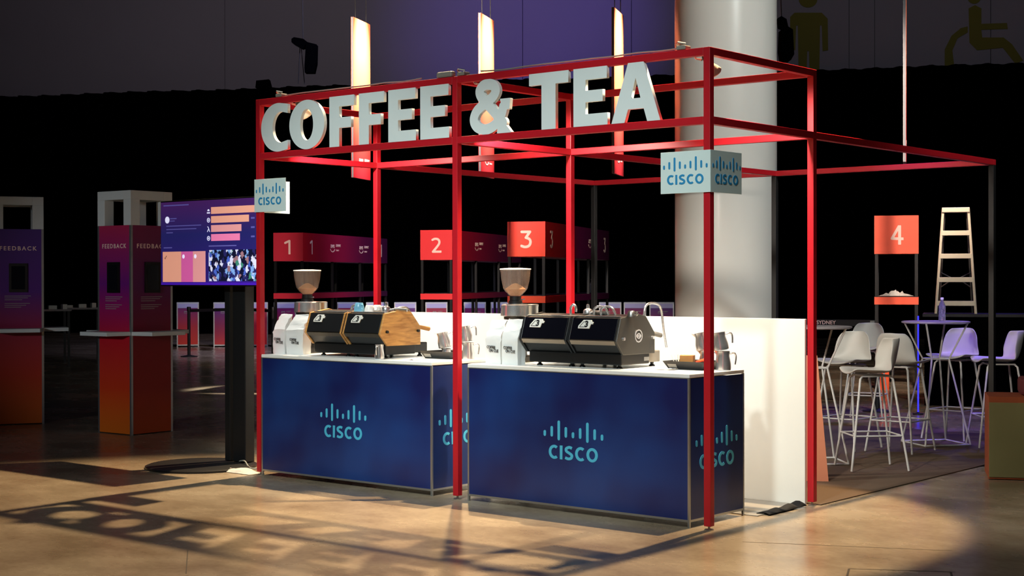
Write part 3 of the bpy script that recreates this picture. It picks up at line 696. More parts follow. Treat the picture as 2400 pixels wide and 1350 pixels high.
for px, y, lb in ((866, 0.24, 'white cup beside the blue cup on the wood-sided machine'), (884, 0.34, 'white cup furthest from the blue cup on the wood-sided machine')): cup(top_at(px, y), lb, M['cupwhite'], 0.052, 0.04, 0.6)
def portafilter(loc, label, rz):
    o = thing('portafilter', label, 'portafilter', loc, rz, 'portafilters on top of the machines')
    MB().lathe([(0.03, 0.0), (0.034, 0.004), (0.034, 0.03), (0.026, 0.042), (0.012, 0.05), (0.01, 0.075), (0.0, 0.078)], 20).build('basket', M['chrome'], o, True)
    MB().tube([(0.03, 0, 0.018), (0.07, 0, 0.022)], 0.009, 10).build('neck', M['chrome'], o, True)
    MB().tube([(0.07, 0, 0.022), (0.12, 0, 0.022), (0.175, 0, 0.018)], 0.013, 12, 0.016).build('handle', M['steel'], o, True)
portafilter(top_at(905, 0.25), 'steel portafilter lying on the wood-sided machine', 0.35)
portafilter(top_at(1378, 0.33), 'steel portafilter lying on the black-sided machine', -0.12)
cup(top_at(1480, 0.22), 'small steel cup behind the peak of the charcoal end panel', M['steel'], 0.04, 0.032)
p = onz(955, 838, CH); jug((p.x, 0.045, CH), 'steel milk jug standing before the wooden end panel', 0.11, 0.036, PI*0.6)
def tray(x0, x1, y0, y1, label):
    o = thing('serving_tray', label, 'tray', ((x0+x1)/2, (y0+y1)/2, CH), 0, 'black trays on the counters')
    a, b_ = (x1-x0)/2, (y1-y0)/2; e_ = 0.03; h = 0.055
    mb = MB(); k = 0.006
    o0 = [(-a+e_, -b_+e_, 0), (a-e_, -b_+e_, 0), (a-e_, b_-e_, 0), (-a+e_, b_-e_, 0)]; o1 = [(-a, -b_, h), (a, -b_, h), (a, b_, h), (-a, b_, h)]
    i1 = [(-a+k, -b_+k, h), (a-k, -b_+k, h), (a-k, b_-k, h), (-a+k, b_-k, h)]; i0 = [(-a+e_, -b_+e_, k), (a-e_, -b_+e_, k), (a-e_, b_-e_, k), (-a+e_, b_-e_, k)]
    fs = [(3, 2, 1, 0)]
    for r in range(3):
        for j in range(4): fs.append((r*4+j, r*4+(j+1) % 4, (r+1)*4+(j+1) % 4, (r+1)*4+j))
    fs.append((12, 13, 14, 15)); mb.add(o0+o1+i1+i0, fs).build('tray_body', M['black'], o)
    mb = MB().add([(-a+0.03, -b_+0.012, h*0.55+0.006), (-a+0.10, -b_+0.012, h*0.55+0.006), (-a+0.105, -b_+0.021, 0.012), (-a+0.04, -b_+0.021, 0.012)], [(0, 1, 2, 3)])
    vs = mb.v; mb.v = [(v[0], v[1]-0.003, v[2]) for v in vs]; mb.build('sticker', M['greybox'], o)
    return o
# right tray
tx0, tx1 = 3.64, 3.955; ty0, ty1 = 0.33, 0.60
tray(tx0, tx1, ty0, ty1, 'black serving tray with sugar and jugs on the right counter')
q = Vector((3.75, 0.43, CH+0.007))
o = bx(-0.045, 0.045, -0.035, 0.035, 0, 0.085).build('sugar_box', M['cardboard'], bevel=0.002); o.location = (3.765, 0.44, CH+0.0065); o.rotation_euler = (0, 0, 0.35); tag(o, 'small kraft sugar box in the right tray', 'box')
for i in range(9):
    o = bx(-0.0015, 0.0015, -0.018, 0.018, 0, 0.09).build('sugar_sachet', M['paper'] if i < 6 else M['orange']); g = i
    if i < 6: o.location = (3.683+0.006*i, 0.43+0.012*(i % 3), CH+0.0065); o.rotation_euler = (0, -0.35+0.1*i, 0.5)
    else: o.location = (3.835+0.015*(i-6), 0.40, CH+0.040+0.008*(i-6)); o.rotation_euler = (0, 1.35, 0.6*(i-6))
    tag(o, 'thin paper sachet standing in the right tray' if i < 6 else 'orange sachet lying in the right tray', 'sachet', 'paper sachets in the right tray' if i < 6 else 'orange sachets in the right tray')
RJ = 0.62+PI
jug((3.865, 0.505, CH+0.007), 'upright steel jug at the back of the right tray', 0.115, 0.046, RJ)
jug((3.852, 0.505, CH+0.127), 'tilted steel jug stacked on the jug in the right tray', 0.115, 0.05, RJ, (0.0, 0.2))
jug((4.022, 0.475, CH), 'upright steel jug at the right end of the right counter', 0.125, 0.05, RJ)
jug((4.006, 0.475, CH+0.132), 'tilted steel jug on top of the rightmost jug', 0.115, 0.052, RJ, (0.0, 0.16))
# left tray
tray(1.435, 1.745, 0.33, 0.59, 'black serving tray with jugs on the left counter')
jug((1.60, 0.45, CH+0.007), 'upright small steel jug in the left tray', 0.07, 0.04, RJ)
jug((1.588, 0.45, CH+0.082), 'tilted steel jug stacked in the left tray', 0.115, 0.05, RJ, (0.0, 0.2))
jug((1.812, 0.46, CH), 'upright steel jug at the right end of the left counter', 0.125, 0.05, RJ)
jug((1.796, 0.46, CH+0.132), 'tilted steel jug on top of the jug on the left counter', 0.115, 0.052, RJ, (0.0, 0.16))
for (x, y, r_, lb) in ((3.70, 0.29, 0.2, 'torn white napkin in front of the right tray'), (1.56, 0.14, -0.2, 'white napkin in front of the left tray')):
    mb = MB(); vs = [(-0.07+0.028*i, -0.035+0.0175*j, 0.001+0.008*random.random()) for i in range(6) for j in range(5)]
    o = mb.add(vs, [(i*5+j, i*5+j+1, (i+1)*5+j+1, (i+1)*5+j) for i in range(5) for j in range(4)]).build('napkin', M['paper'], smooth=True); o.location = (x, y, CH+0.0005); o.rotation_euler = (0, 0, r_); tag(o, lb, 'napkin')

# ================================================================== FEEDBACK KIOSKS
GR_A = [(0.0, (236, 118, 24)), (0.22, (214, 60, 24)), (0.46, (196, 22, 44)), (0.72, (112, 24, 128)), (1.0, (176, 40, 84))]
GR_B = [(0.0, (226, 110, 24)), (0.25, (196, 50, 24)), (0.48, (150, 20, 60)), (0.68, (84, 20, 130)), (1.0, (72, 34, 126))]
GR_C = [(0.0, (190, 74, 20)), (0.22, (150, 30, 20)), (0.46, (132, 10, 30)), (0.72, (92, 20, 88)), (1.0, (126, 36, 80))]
def kiosk(loc, rz, label, mats, size):
    o = thing('feedback_kiosk', label, 'kiosk', loc, rz, 'feedback kiosks')
    a = size/2; zt = 2.11; ztop = 2.46; e_ = 0.012
    faces = [((0, -1), (1, 0)), ((1, 0), (0, 1)), ((0, 1), (-1, 0)), ((-1, 0), (0, -1))]
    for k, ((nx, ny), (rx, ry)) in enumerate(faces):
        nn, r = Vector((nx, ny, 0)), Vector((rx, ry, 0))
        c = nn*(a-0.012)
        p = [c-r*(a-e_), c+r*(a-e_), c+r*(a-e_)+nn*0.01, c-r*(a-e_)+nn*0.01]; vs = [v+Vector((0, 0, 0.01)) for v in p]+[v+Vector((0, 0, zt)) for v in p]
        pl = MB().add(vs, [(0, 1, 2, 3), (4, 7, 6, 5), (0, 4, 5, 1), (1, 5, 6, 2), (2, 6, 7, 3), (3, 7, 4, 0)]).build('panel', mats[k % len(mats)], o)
        up = (0, 0, 1)
        lettering('FEEDBACK', 0.062, face_frame(nn*(a+0.0002)+Vector((0, 0, 1.90)), r, up), M['print_white'], pl, bold=0.0012, spacing=1.35, sx=1.02)
        F4 = face_frame(nn*(a+0.004)+Vector((0, 0, 1.585)), r, up)
        me = curve_mesh('tablet', [[(-0.095, -0.155), (0.095, -0.155), (0.095, 0.155), (-0.095, 0.155)]], 0.012); me.transform(F4); tb = link('tablet', me, M['black'], pl)
        me = curve_mesh('tablet_screen', [[(-0.07, -0.125), (0.07, -0.125), (0.07, 0.125), (-0.07, 0.125)]], 0.001); me.transform(face_frame(nn*(a+0.017)+Vector((0, 0, 1.585)), r, up)); link('tablet_screen', me, M['glossblack'], pl)
        mes = []
        for i, wl in enumerate((0.27, 0.24, 0.18, 0, 0.26, 0.22, 0.17)):
            if wl: mes.append(curve_mesh('l', [[(-0.14, -i*0.02), (-0.14+wl, -i*0.02), (-0.14+wl, -i*0.02+0.006), (-0.14, -i*0.02+0.006)]], 0.0008))
        me = join_meshes('fine_print', mes); me.transform(face_frame(nn*(a+0.0002)+Vector((0, 0, 1.385)), r, up)); link('fine_print', me, M['greycable'], pl)
        # shelf
        s0 = nn*a; w1 = a*0.98; dpt = 0.26
        p = [s0-r*w1, s0+r*w1, s0+r*(w1*0.82)+nn*dpt, s0-r*(w1*0.82)+nn*dpt]
        vs = [v+Vector((0, 0, 1.0)) for v in p]+[v+Vector((0, 0, 1.04)) for v in p]
        MB().add(vs, [(0, 1, 2, 3), (4, 7, 6, 5), (0, 4, 5, 1), (1, 5, 6, 2), (2, 6, 7, 3), (3, 7, 4, 0)]).build('shelf', M['kwhite'], o, bevel=0.003)
        q = nn*(a-e_)+r*(a-e_); bx(q.x-e_, q.x+e_, q.y-e_, q.y+e_, 0, zt).build('corner_profile', M['alu'], o)
        # open white top
        pw = 0.115; q = nn*(a-pw/2)+r*(a-pw/2); bx(q.x-pw/2, q.x+pw/2, q.y-pw/2, q.y+pw/2, zt, ztop-0.09).build('top_post', M['kwhite'], o, bevel=0.003)
        A = nn*(a-pw)+(-r)*a; B = nn*a+r*(a-pw)
        bx(min(A.x, B.x), max(A.x, B.x), min(A.y, B.y), max(A.y, B.y), ztop-0.09, ztop).build('top_rail', M['kwhite'], o, bevel=0.003)
    bx(-a+e_, a-e_, -a+e_, a-e_, zt-0.03, zt-0.004).build('deck', M['kwhite'], o)
    return o
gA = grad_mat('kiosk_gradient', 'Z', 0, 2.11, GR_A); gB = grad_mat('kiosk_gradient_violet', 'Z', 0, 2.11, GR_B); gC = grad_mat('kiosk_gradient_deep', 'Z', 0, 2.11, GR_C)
k1, k1l, k1r = onz(308, 1021), onz(221, 1013), onz(411, 1013)
d1 = (k1-k1l); ang = math.atan2(d1.y, d1.x)-0.02
sz = 0.53; cx_ = k1 + Matrix.Rotation(ang, 3, 'Z') @ Vector((-sz/2, sz/2, 0))
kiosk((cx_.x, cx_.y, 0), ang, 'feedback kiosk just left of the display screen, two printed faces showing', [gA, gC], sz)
k0 = onz(104, 993); ang0 = az(47)+0.035
c0 = k0 + Matrix.Rotation(ang0, 3, 'Z') @ Vector((-sz/2, sz/2, 0))
kiosk((c0.x, c0.y, 0), ang0, 'feedback kiosk cut by the left edge of the picture', [gB], sz)

# ================================================================== DISPLAY SCREEN
tl, tr = dep(376, 474, 13.15), dep(607, 457, 12.32)
bl_, br = dep(380, 674, 13.15), dep(609, 668, 12.32)
zt, zb = (tl.z+tr.z)/2, (bl_.z+br.z)/2; A = Vector((tl.x, tl.y, 0)); B = Vector((tr.x, tr.y, 0)); r = (B-A).normalized(); Wt = (B-A).length; Ht = zt-zb
basec = onz(472, 1094); colc = onz(519, 1094); rzt = math.atan2(r.y, r.x)
tv = thing('display_stand', 'large lit display screen on a black floor stand beside the booth', 'display', ((A+B).x/2, (A+B).y/2, 0), rzt)
inv = (Matrix.Translation(((A+B).x/2, (A+B).y/2, 0)) @ Matrix.Rotation(rzt, 4, 'Z')).inverted()
bl2 = inv @ Vector((basec.x, basec.y, 0)); cl2 = inv @ Vector((colc.x, colc.y, 0))
bx(-Wt/2, Wt/2, 0, 0.06, zb, zt).build('screen_case', M['black'], tv, bevel=0.006)
def emat(name, rgb, st): return mat(name, rgb, 0.3, var=0.02, emit=st)
scm = grad_mat('screen_background', 'Z', zb, zt, [(0.0, (86, 30, 220)), (0.06, (50, 30, 120)), (0.6, (38, 38, 104)), (1.0, (74, 36, 100))], 0.2, emit=0.62)
zs0, zs1 = zb+0.012, zt-0.012; xs0, xs1 = -Wt/2+0.012, Wt/2-0.012
scr = bx(xs0, xs1, -0.004, 0, zs0, zs1).build('screen', scm, tv)
def ui(name, u0, v0, u1, v1, mt, y=0.0045):
    X = lambda u: xs0+(xs1-xs0)*u; Z = lambda v: zs1-(zs1-zs0)*v
    return bx(X(u0), X(u1), -y-0.001, -y+0.0005, Z(v1), Z(v0)).build(name, mt, scr)
pch = emat('ui_peach', (228, 160, 136), 0.75); pk = emat('ui_pink', (232, 122, 170), 0.75); pk2 = emat('ui_rose', (222, 150, 150), 0.75); mg = emat('ui_magenta', (208, 92, 160), 0.75)
uw = emat('ui_white', (225, 225, 255), 0.9); ug = emat('ui_grey', (96, 92, 170), 0.6)
for i, (u1, mt) in enumerate(((0.99, pch), (0.915, pch), (0.84, pk2), (0.825, pk))):
    ui('chart_bar', 0.535, 0.085+0.106*i, u1, 0.165+0.106*i, mt)
    if i: ui('chart_value', 0.935, 0.115+0.106*i, 0.97, 0.135+0.106*i, ug)
X = lambda u: xs0+(xs1-xs0)*u; Z = lambda v: zs1-(zs1-zs0)*v
for i in range(4):
    c = (X(0.508), Z(0.13+0.107*i)); mes = []
    if i == 0: mes = [curve_mesh('i', [[(-0.02, -0.02), (0.02, -0.02), (0.02, -0.01), (-0.02, -0.01)]], 0.0006), curve_mesh('i', [arc(0, 0, 0.014, 0.016, 0, 180, 10)], 0.0006)]
    if i in (1, 3): mes = [curve_mesh('i', [arc(0, 0, 0.02, 0.02, 0, 360, 20)[:-1], arc(0, 0, 0.014, 0.014, 0, 360, 20)[:-1]], 0.0006), curve_mesh('i', [arc(0, 0, 0.007, 0.007, 0, 360, 10)[:-1]], 0.0006)]
    if i == 2: mes = [curve_mesh('i', [stroke([(-0.014, 0.022), (-0.004, 0.018), (0.016, -0.022)], 0.006)], 0.0006), curve_mesh('i', [stroke([(0.0, 0.002), (-0.016, -0.022)], 0.006)], 0.0006)]
    me = join_meshes('chart_icon', mes); me.transform(face_frame((c[0], -0.005, c[1]), (1, 0, 0), (0, 0, 1))); link('chart_icon', me, uw, scr)
ui('text_line', 0.03, 0.035, 0.30, 0.048, ug); ui('text_line', 0.10, 0.195, 0.17, 0.207, ug); ui('text_line', 0.10, 0.225, 0.15, 0.235, ug)
for i, u1 in enumerate((0.43, 0.38, 0.13)): ui('text_line', 0.06, 0.285+0.04*i, u1, 0.296+0.04*i, ug)
ui('text_line', 0.03, 0.545, 0.12, 0.558, ug); ui('text_line', 0.51, 0.535, 0.79, 0.55, ug)
me = curve_mesh('avatar', [arc(0, 0, 0.03, 0.03, 0, 360, 20)[:-1]], 0.0006); me.transform(face_frame((X(0.07), -0.005, Z(0.215)), (1, 0, 0), (0, 0, 1))); link('avatar', me, uw, scr)
ui('poll_block', 0.02, 0.60, 0.22, 0.965, pch); ui('poll_block', 0.22, 0.60, 0.345, 0.965, mg); ui('poll_block', 0.345, 0.60, 0.475, 0.965, pk2)
me = curve_mesh('tick', [stroke([(-0.012, 0.0), (-0.004, -0.012), (0.016, 0.016)], 0.005)], 0.0006); me.transform(face_frame((X(0.05), -0.0064, Z(0.67)), (1, 0, 0), (0, 0, 1))); link('poll_icon', me, M['ink'], scr)
for u in (0.245, 0.37):
    me = curve_mesh('dot', [arc(0, 0, 0.016, 0.018, 0, 360, 12)[:-1]], 0.0006); me.transform(face_frame((X(u), -0.0064, Z(0.66)), (1, 0, 0), (0, 0, 1))); link('poll_icon', me, uw, scr)
# photo tile: crowd of blue, white and dark blotches
m, n, l, b = new_mat('screen_photo'); tc = n.new('ShaderNodeTexCoord'); mp = n.new('ShaderNodeMapping'); mp.inputs['Scale'].default_value = (30, 30, 22); l.new(tc.outputs['Object'], mp.inputs[0])
ds = n.new('ShaderNodeTexNoise'); ds.inputs['Scale'].default_value = 2.5; l.new(mp.outputs[0], ds.inputs[0])
ad = n.new('ShaderNodeMix'); ad.data_type = 'RGBA'; ad.blend_type = 'ADD'; ad.inputs[0].default_value = 1.0; l.new(mp.outputs[0], ad.inputs[6]); l.new(ds.outputs['Color'], ad.inputs[7])
vo = n.new('ShaderNodeTexVoronoi'); vo.inputs['Scale'].default_value = 1.0; l.new(ad.outputs[2], vo.inputs[0])
sp = n.new('ShaderNodeSeparateColor'); l.new(vo.outputs['Color'], sp.inputs[0])
cr = n.new('ShaderNodeValToRGB'); cr.color_ramp.interpolation = 'CONSTANT'; e = cr.color_ramp.elements
for p_, c in ((0.32, (34, 34, 92)), (0.5, (70, 96, 190)), (0.62, (120, 160, 220)), (0.74, (212, 214, 240)), (0.9, (150, 110, 120)), (0.95, (60, 130, 110))): x = e.new(p_); x.color = (*lin(c), 1)
e[0].color = (*lin((14, 16, 44)), 1); e[-1].color = (*lin((226, 226, 246)), 1)
l.new(sp.outputs[0], cr.inputs[0]); l.new(cr.outputs[0], b.inputs['Base Color']); l.new(cr.outputs[0], b.inputs['Emission Color']); b.inputs['Emission Strength'].default_value = 0.8
ui('photo_tile', 0.51, 0.59, 0.985, 0.955, m)
for dx, wd in ((-0.1, 0.07), (0.05, 0.16)):
    bx(cl2.x+dx-wd/2, cl2.x+dx+wd/2, 0.07, 0.17, 0.03, zt-0.15).build('stand_column', M['dark'], tv, bevel=0.006)
bx(-0.25, 0.25, 0.06, 0.075, zb+0.1, zt-0.1).build('mount_plate', M['dark'], tv)
MB().lathe([(0.46, 0.0), (0.46, 0.016), (0.44, 0.024), (0.1, 0.026)], 56, Matrix.Translation((bl2.x, bl2.y, 0))).build('base_plate', M['dark'], tv, True)
cb = MB().tube(catmull([onz(548, 1085, 0.008), onz(572, 1080, 0.05), onz(585, 1096, 0.012), onz(606, 1098, 0.008)], 6), 0.006, 6).build('power_cable', M['greycable'], smooth=True); tag(cb, 'thin grey power cable running from the display stand to the booth', 'cable')

# ================================================================== NUMBERED BOOTHS
RB = az(2135)                      # long sides recede towards this column
def aws_mark(frame, sc, parent, mt):
    mes = []
    t = text_mesh('aws', 0.14*sc, 0.002, 0.001); t.transform(Matrix.Translation((-0.1*sc, 0.05*sc, 0))); mes.append(t)
    a = curve_mesh('smile', [stroke(arc(-0.1*sc, 0.02*sc, 0.13*sc, 0.09*sc, 205, 335, 14), 0.018*sc)], 0.001); mes.append(a)
    t = text_mesh('SUMMIT', 0.07*sc, 0.001, 0.001, 1.1); t.transform(Matrix.Translation((0.21*sc, 0.055*sc, 0))); mes.append(t)
    t = text_mesh('SYDNEY', 0.04*sc, 0.0, 0.001, 1.2); t.transform(Matrix.Translation((0.16*sc, -0.04*sc, 0))); mes.append(t)
    me = join_meshes('event_mark', mes); me.transform(frame); return link('event_mark', me, mt, parent)
def numeral(num, hgt, frame, parent):
    c = lambda q: [(p.x, p.y) for p in catmull([(a, b_, 0) for a, b_ in q], 5)]; wd = 0.15
    if num == '1': L_ = [([(0.06, 0.80), (0.36, 0.93)], wd), ([(0.38, 0.93), (0.38, -0.1)], wd)]
    if num == '2': L_ = [(c([(0.02, 0.86), (0.2, 0.93), (0.42, 0.88), (0.5, 0.7), (0.4, 0.48), (0.05, 0.07)]), wd), ([(0.05, 0.07), (0.7, 0.07)], wd)]
    if num == '3': L_ = [([(0.02, 0.93), (0.5, 0.93), (0.26, 0.60)], wd), (c([(0.26, 0.60), (0.46, 0.52), (0.53, 0.34), (0.44, 0.14), (0.22, 0.07), (0.0, 0.13)]), wd)]
    if num == '4': L_ = [([(0.44, 1.1), (0.44, -0.1)], wd), ([(0.44, 1.0), (0.06, 0.32), (0.7, 0.30)], wd*0.92)]
    g = blob_union(L_, [], (-0.06, 0, 0.64, 1), 0.02)
    me = curve_mesh('numeral', [[((x-0.28)*hgt, (y-0.5)*hgt) for x, y in p] for p in g], 0.001); me.transform(frame); return link('numeral', me, M['print_white'], parent)
def number_booth(num, px, py, D, ln, label, ftop, stops, fw=0.60, zl=1.905, zh=2.44, base=False):
    p = dep(px, py, D)
    o = thing('numbered_booth', label, 'booth', (p.x, p.y, 0), RB, 'numbered booths at the back of the hall')
    # local: x right, y away; right front corner at origin
    fm = ftop
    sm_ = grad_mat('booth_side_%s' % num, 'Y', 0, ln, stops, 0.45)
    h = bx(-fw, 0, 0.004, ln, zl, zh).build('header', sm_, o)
    f = bx(-fw, 0, 0, 0.004, zl, zh).build('header_front', fm, h)
    numeral(num, 0.27, face_frame((-fw/2, -0.001, (zl+zh)/2-0.005), (1, 0, 0), (0, 0, 1)), h)
    F = lambda y, z: face_frame((0.001, y, z), (0, 1, 0), (0, 0, 1))
    zc = (zl+zh)/2
    if ln > 2:
        numeral(num, 0.27, F(0.42, zc), h); numeral(num, 0.27, F(ln-0.4, zc), h)
        aws_mark(F(ln*0.34, zc), 1.0, h, M['print_white']); aws_mark(F(ln*0.68, zc), 1.0, h, M['print_white'])
    nps = [0.03, ln*0.33, ln*0.66, ln-0.03] if ln > 2 else [0.03, ln-0.03]
    for y in nps:
        for x in (-fw+0.03, -0.03): bx(x-0.022, x+0.022, y-0.022, y+0.022, 0, zl).build('post', M['black'], o)
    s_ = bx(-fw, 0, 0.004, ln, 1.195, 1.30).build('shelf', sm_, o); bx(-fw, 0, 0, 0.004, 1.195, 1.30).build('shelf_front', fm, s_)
    bx(-fw+0.06, -0.06, 0.05, ln-0.05, 1.302, 1.31).build('shelf_top', M['black'], s_)
    if base: bx(-fw+0.01, -fw+0.2, 0.0, 0.3, 0, 0.75).build('base_panel', M['orange'], o)
    return o
P1 = mat('booth_face_one', (196, 40, 62), 0.45, var=0.02); P2 = mat('booth_face_two', (234, 50, 56), 0.45, var=0.02); P3 = grad_mat('booth_face_three', 'Z', 1.2, 2.44, [(0, (250, 84, 40)), (1, (240, 70, 60))]); P4 = mat('booth_face_four', (250, 100, 70), 0.45, var=0.03)
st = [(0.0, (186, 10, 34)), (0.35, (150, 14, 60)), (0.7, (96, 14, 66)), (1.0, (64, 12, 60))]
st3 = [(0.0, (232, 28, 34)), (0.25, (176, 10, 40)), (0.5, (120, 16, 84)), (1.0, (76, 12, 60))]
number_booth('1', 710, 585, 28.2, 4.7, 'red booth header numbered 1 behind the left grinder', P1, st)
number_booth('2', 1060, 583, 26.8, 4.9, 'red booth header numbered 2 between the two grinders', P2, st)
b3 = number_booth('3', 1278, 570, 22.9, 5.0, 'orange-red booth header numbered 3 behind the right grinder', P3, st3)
number_booth('4', 2153, 560, 20.9, 0.5, 'orange booth header numbered 4 beside the stepladder', P4, [(0, (250, 90, 60)), (1, (200, 50, 50))], base=True)
def bottle(loc, label, mt, sc=1.0):
    o = thing('water_bottle', label, 'bottle', loc)
    MB().lathe([(0.030*sc, 0), (0.033*sc, 0.006*sc), (0.033*sc, 0.055*sc), (0.030*sc, 0.07*sc), (0.033*sc, 0.085*sc), (0.033*sc, 0.145*sc), (0.014*sc, 0.19*sc), (0.013*sc, 0.205*sc)], 20).build('body', mt, o, True)
    MB().lathe([(0.0155*sc, 0.204*sc), (0.0155*sc, 0.222*sc), (0.014*sc, 0.225*sc)], 16).build('cap', M['cupwhite'], o, True)
    return o
p = Matrix.Translation(b3.location) @ Matrix.Rotation(RB, 4, 'Z') @ Vector((-0.2, 4.4, 1.311)); bottle(p, 'small water bottle on the shelf of booth 3', M['water'], 1.1)
# crumpled paper on the shelf of booth 4
sh = dep(2100, 700, 20.9+0.25); vs = []; fs = []
for i in range(17):
    for j in range(7):
        q = RGT*(-0.24+0.03*i) + Vector((FWD.x, FWD.y, 0)).normalized()*(-0.1+0.035*j); r_ = math.sin(PI*i/16)*math.sin(PI*j/6)
        vs.append(Vector((sh.x, sh.y, 1.311)) + Vector((q.x, q.y, 0.004+0.09*r_*random.uniform(0.2, 1))))
for i in range(16):
    for j in range(6): fs.append((i*7+j, i*7+j+1, (i+1)*7+j+1, (i+1)*7+j))
o = MB().add(vs, fs).build('packing_paper', M['paper']); tag(o, 'crumpled white packing paper on the shelf of booth 4', 'paper')

# ================================================================== REGISTRATION DESKS AND QUEUE BARRIERS
dk_mats = [grad_mat('desk_panel_%d' % i, 'Z', 0.05, 1.0, s_) for i, s_ in enumerate(([(0, (230, 50, 30)), (0.45, (190, 24, 50)), (1, (90, 20, 110))], [(0, (200, 40, 40)), (0.5, (140, 20, 80)), (1, (70, 30, 130))], [(0, (210, 30, 30)), (1, (150, 20, 70))]))]
desk_px = [414, 500, 576, 642, 716, 790, 858, 924, 997, 1087, 1150, 1404, 1462, 1522]
where = ['left of the display stand', 'behind the display stand', 'just left of the front left post', 'behind the leftmost coffee bag', 'behind the left grinder', 'behind the hot water spout', 'behind the blue cup', 'behind the wooden end panel', 'right of the wooden end panel', 'right of the middle post', 'behind the right grinder', 'above the portafilter', 'left of the tall steam wand', 'behind the tall steam wand']
for i, px in enumerate(desk_px):
    DD = 34.6-0.9*(px-414)/1100; p = dep(px, 700, DD); rz = az(px)-0.02; wv = 0.5 if px != 1522 else 0.55
    o = thing('registration_desk', 'small far registration desk, purple to red front, '+where[i], 'desk', (p.x, p.y, 0), rz, 'far registration desks')
    bx(0.02, wv-0.02, 0.004, 0.02, 0.06, 0.90).build('front_panel', dk_mats[i % 3], o)
    for x in (0, wv-0.025):
        for y in (0, 0.4): bx(x, x+0.025, y, y+0.025, 0, 1.0).build('leg_profile', M['alu'], o)
    bx(0.025, wv-0.025, 0.0, 0.02, 0.90, 1.0).build('top_band', mat('desk_band', (188, 186, 226), 0.4) if i == 0 else bpy.data.materials['desk_band'], o)
    bx(0, wv, 0, 0.425, 1.0, 1.03).build('desk_top', M['kwhite'], o); bx(0.025, wv-0.025, 0.0, 0.02, 0.03, 0.06).build('kick_strip', M['alu'], o)
    aws_mark(face_frame((wv/2, 0.003, 0.80), (1, 0, 0), (0, 0, 1)), 0.4, o, M['greycable'])
def stanchion(px, py, label, D=None):
    p = onz(px, py) if D is None else dep(px, 653, D); p.z = 0
    o = thing('queue_stanchion', label, 'stanchion', p, az(px), 'queue barrier posts')
    MB().lathe([(0.17, 0), (0.17, 0.012), (0.06, 0.03), (0.03, 0.04)], 28).build('base', M['black_post'], o, True)
    MB().lathe([(0.032, 0.03), (0.032, 0.94)], 16).build('post', M['black_post'], o, True)
    MB().lathe([(0.04, 0.92), (0.04, 1.0), (0.034, 1.01)], 16).build('head', M['black'], o, True)
    return p
s1 = stanchion(443, 836, 'black queue barrier post left of the display stand'); s2 = stanchion(640, 838, 'black queue barrier post behind the leftmost coffee bag')
s3 = stanchion(560, 828, 'black queue barrier post just right of the display stand column')
def belt(p, q, label, z=0.90, hh=0.06):
    r = Vector((q.x-p.x, q.y-p.y, 0)); ln = r.length; r.normalize(); o = thing('barrier_belt', label, 'belt', (p.x, p.y, 0), math.atan2(r.y, r.x))
    bx(0.03, ln-0.03, -0.002, 0.002, z, z+hh).build('webbing', M['black'], o); return o, ln
belt(s1, s3, 'black queue belt left of the display stand column'); belt(s3, s2, 'black queue belt right of the display stand column')
s4 = stanchion(2056, 0, 'black queue barrier post at the base of booth 4', 17.6); s5 = dep(1760, 653, 18.2)
o, ln = belt(s5, s4, 'black queue belt with white SYDNEY lettering beside the right rear post', 1.0, 0.075)
lettering('SYDNEY', 0.062, face_frame((ln-0.60, -0.003, 1.037), (1, 0, 0), (0, 0, 1)), M['print_white'], o, bold=0.001)
bx(ln-0.08, ln-0.03, -0.012, 0.006, 1.01, 1.065).build('belt_clip', M['greycable'], o)
# far tables between the kiosks
for px, D, lb in ((120, 27.0, 'dim far table with white cartons at the left kiosk'), (190, 28.5, 'dim far table with white cartons between the kiosks')):
    p = dep(px, 653, D); p.z = 0
    o = thing('far_table', lb, 'table', p, az(px)); bx(-0.35, 0.35, -0.3, 0.3, 1.0, 1.03).build('top', M['tabletop'], o)
    for x in (-0.3, 0.3):
        for y in (-0.25, 0.25): bx(x-0.02, x+0.02, y-0.02, y+0.02, 0, 1.0).build('leg', M['black_post'], o)
    for k, (x, w_) in enumerate(((-0.2, 0.1), (0.02, 0.14), (0.22, 0.08))):
        c = bx(-w_/2, w_/2, -0.08, 0.08, 0, 0.05+0.02*k).build('carton', M['paper'], bevel=0.004); c.location = p + Matrix.Rotation(az(px), 3, 'Z') @ Vector((x, -0.1, 1.0305)); c.rotation_euler = (0, 0, az(px)+0.1*k)
        tag(c, 'white carton on the %s far table, %s' % (('left', 'right')[px > 150], ('leftmost', 'in the middle', 'rightmost')[k]), 'carton')

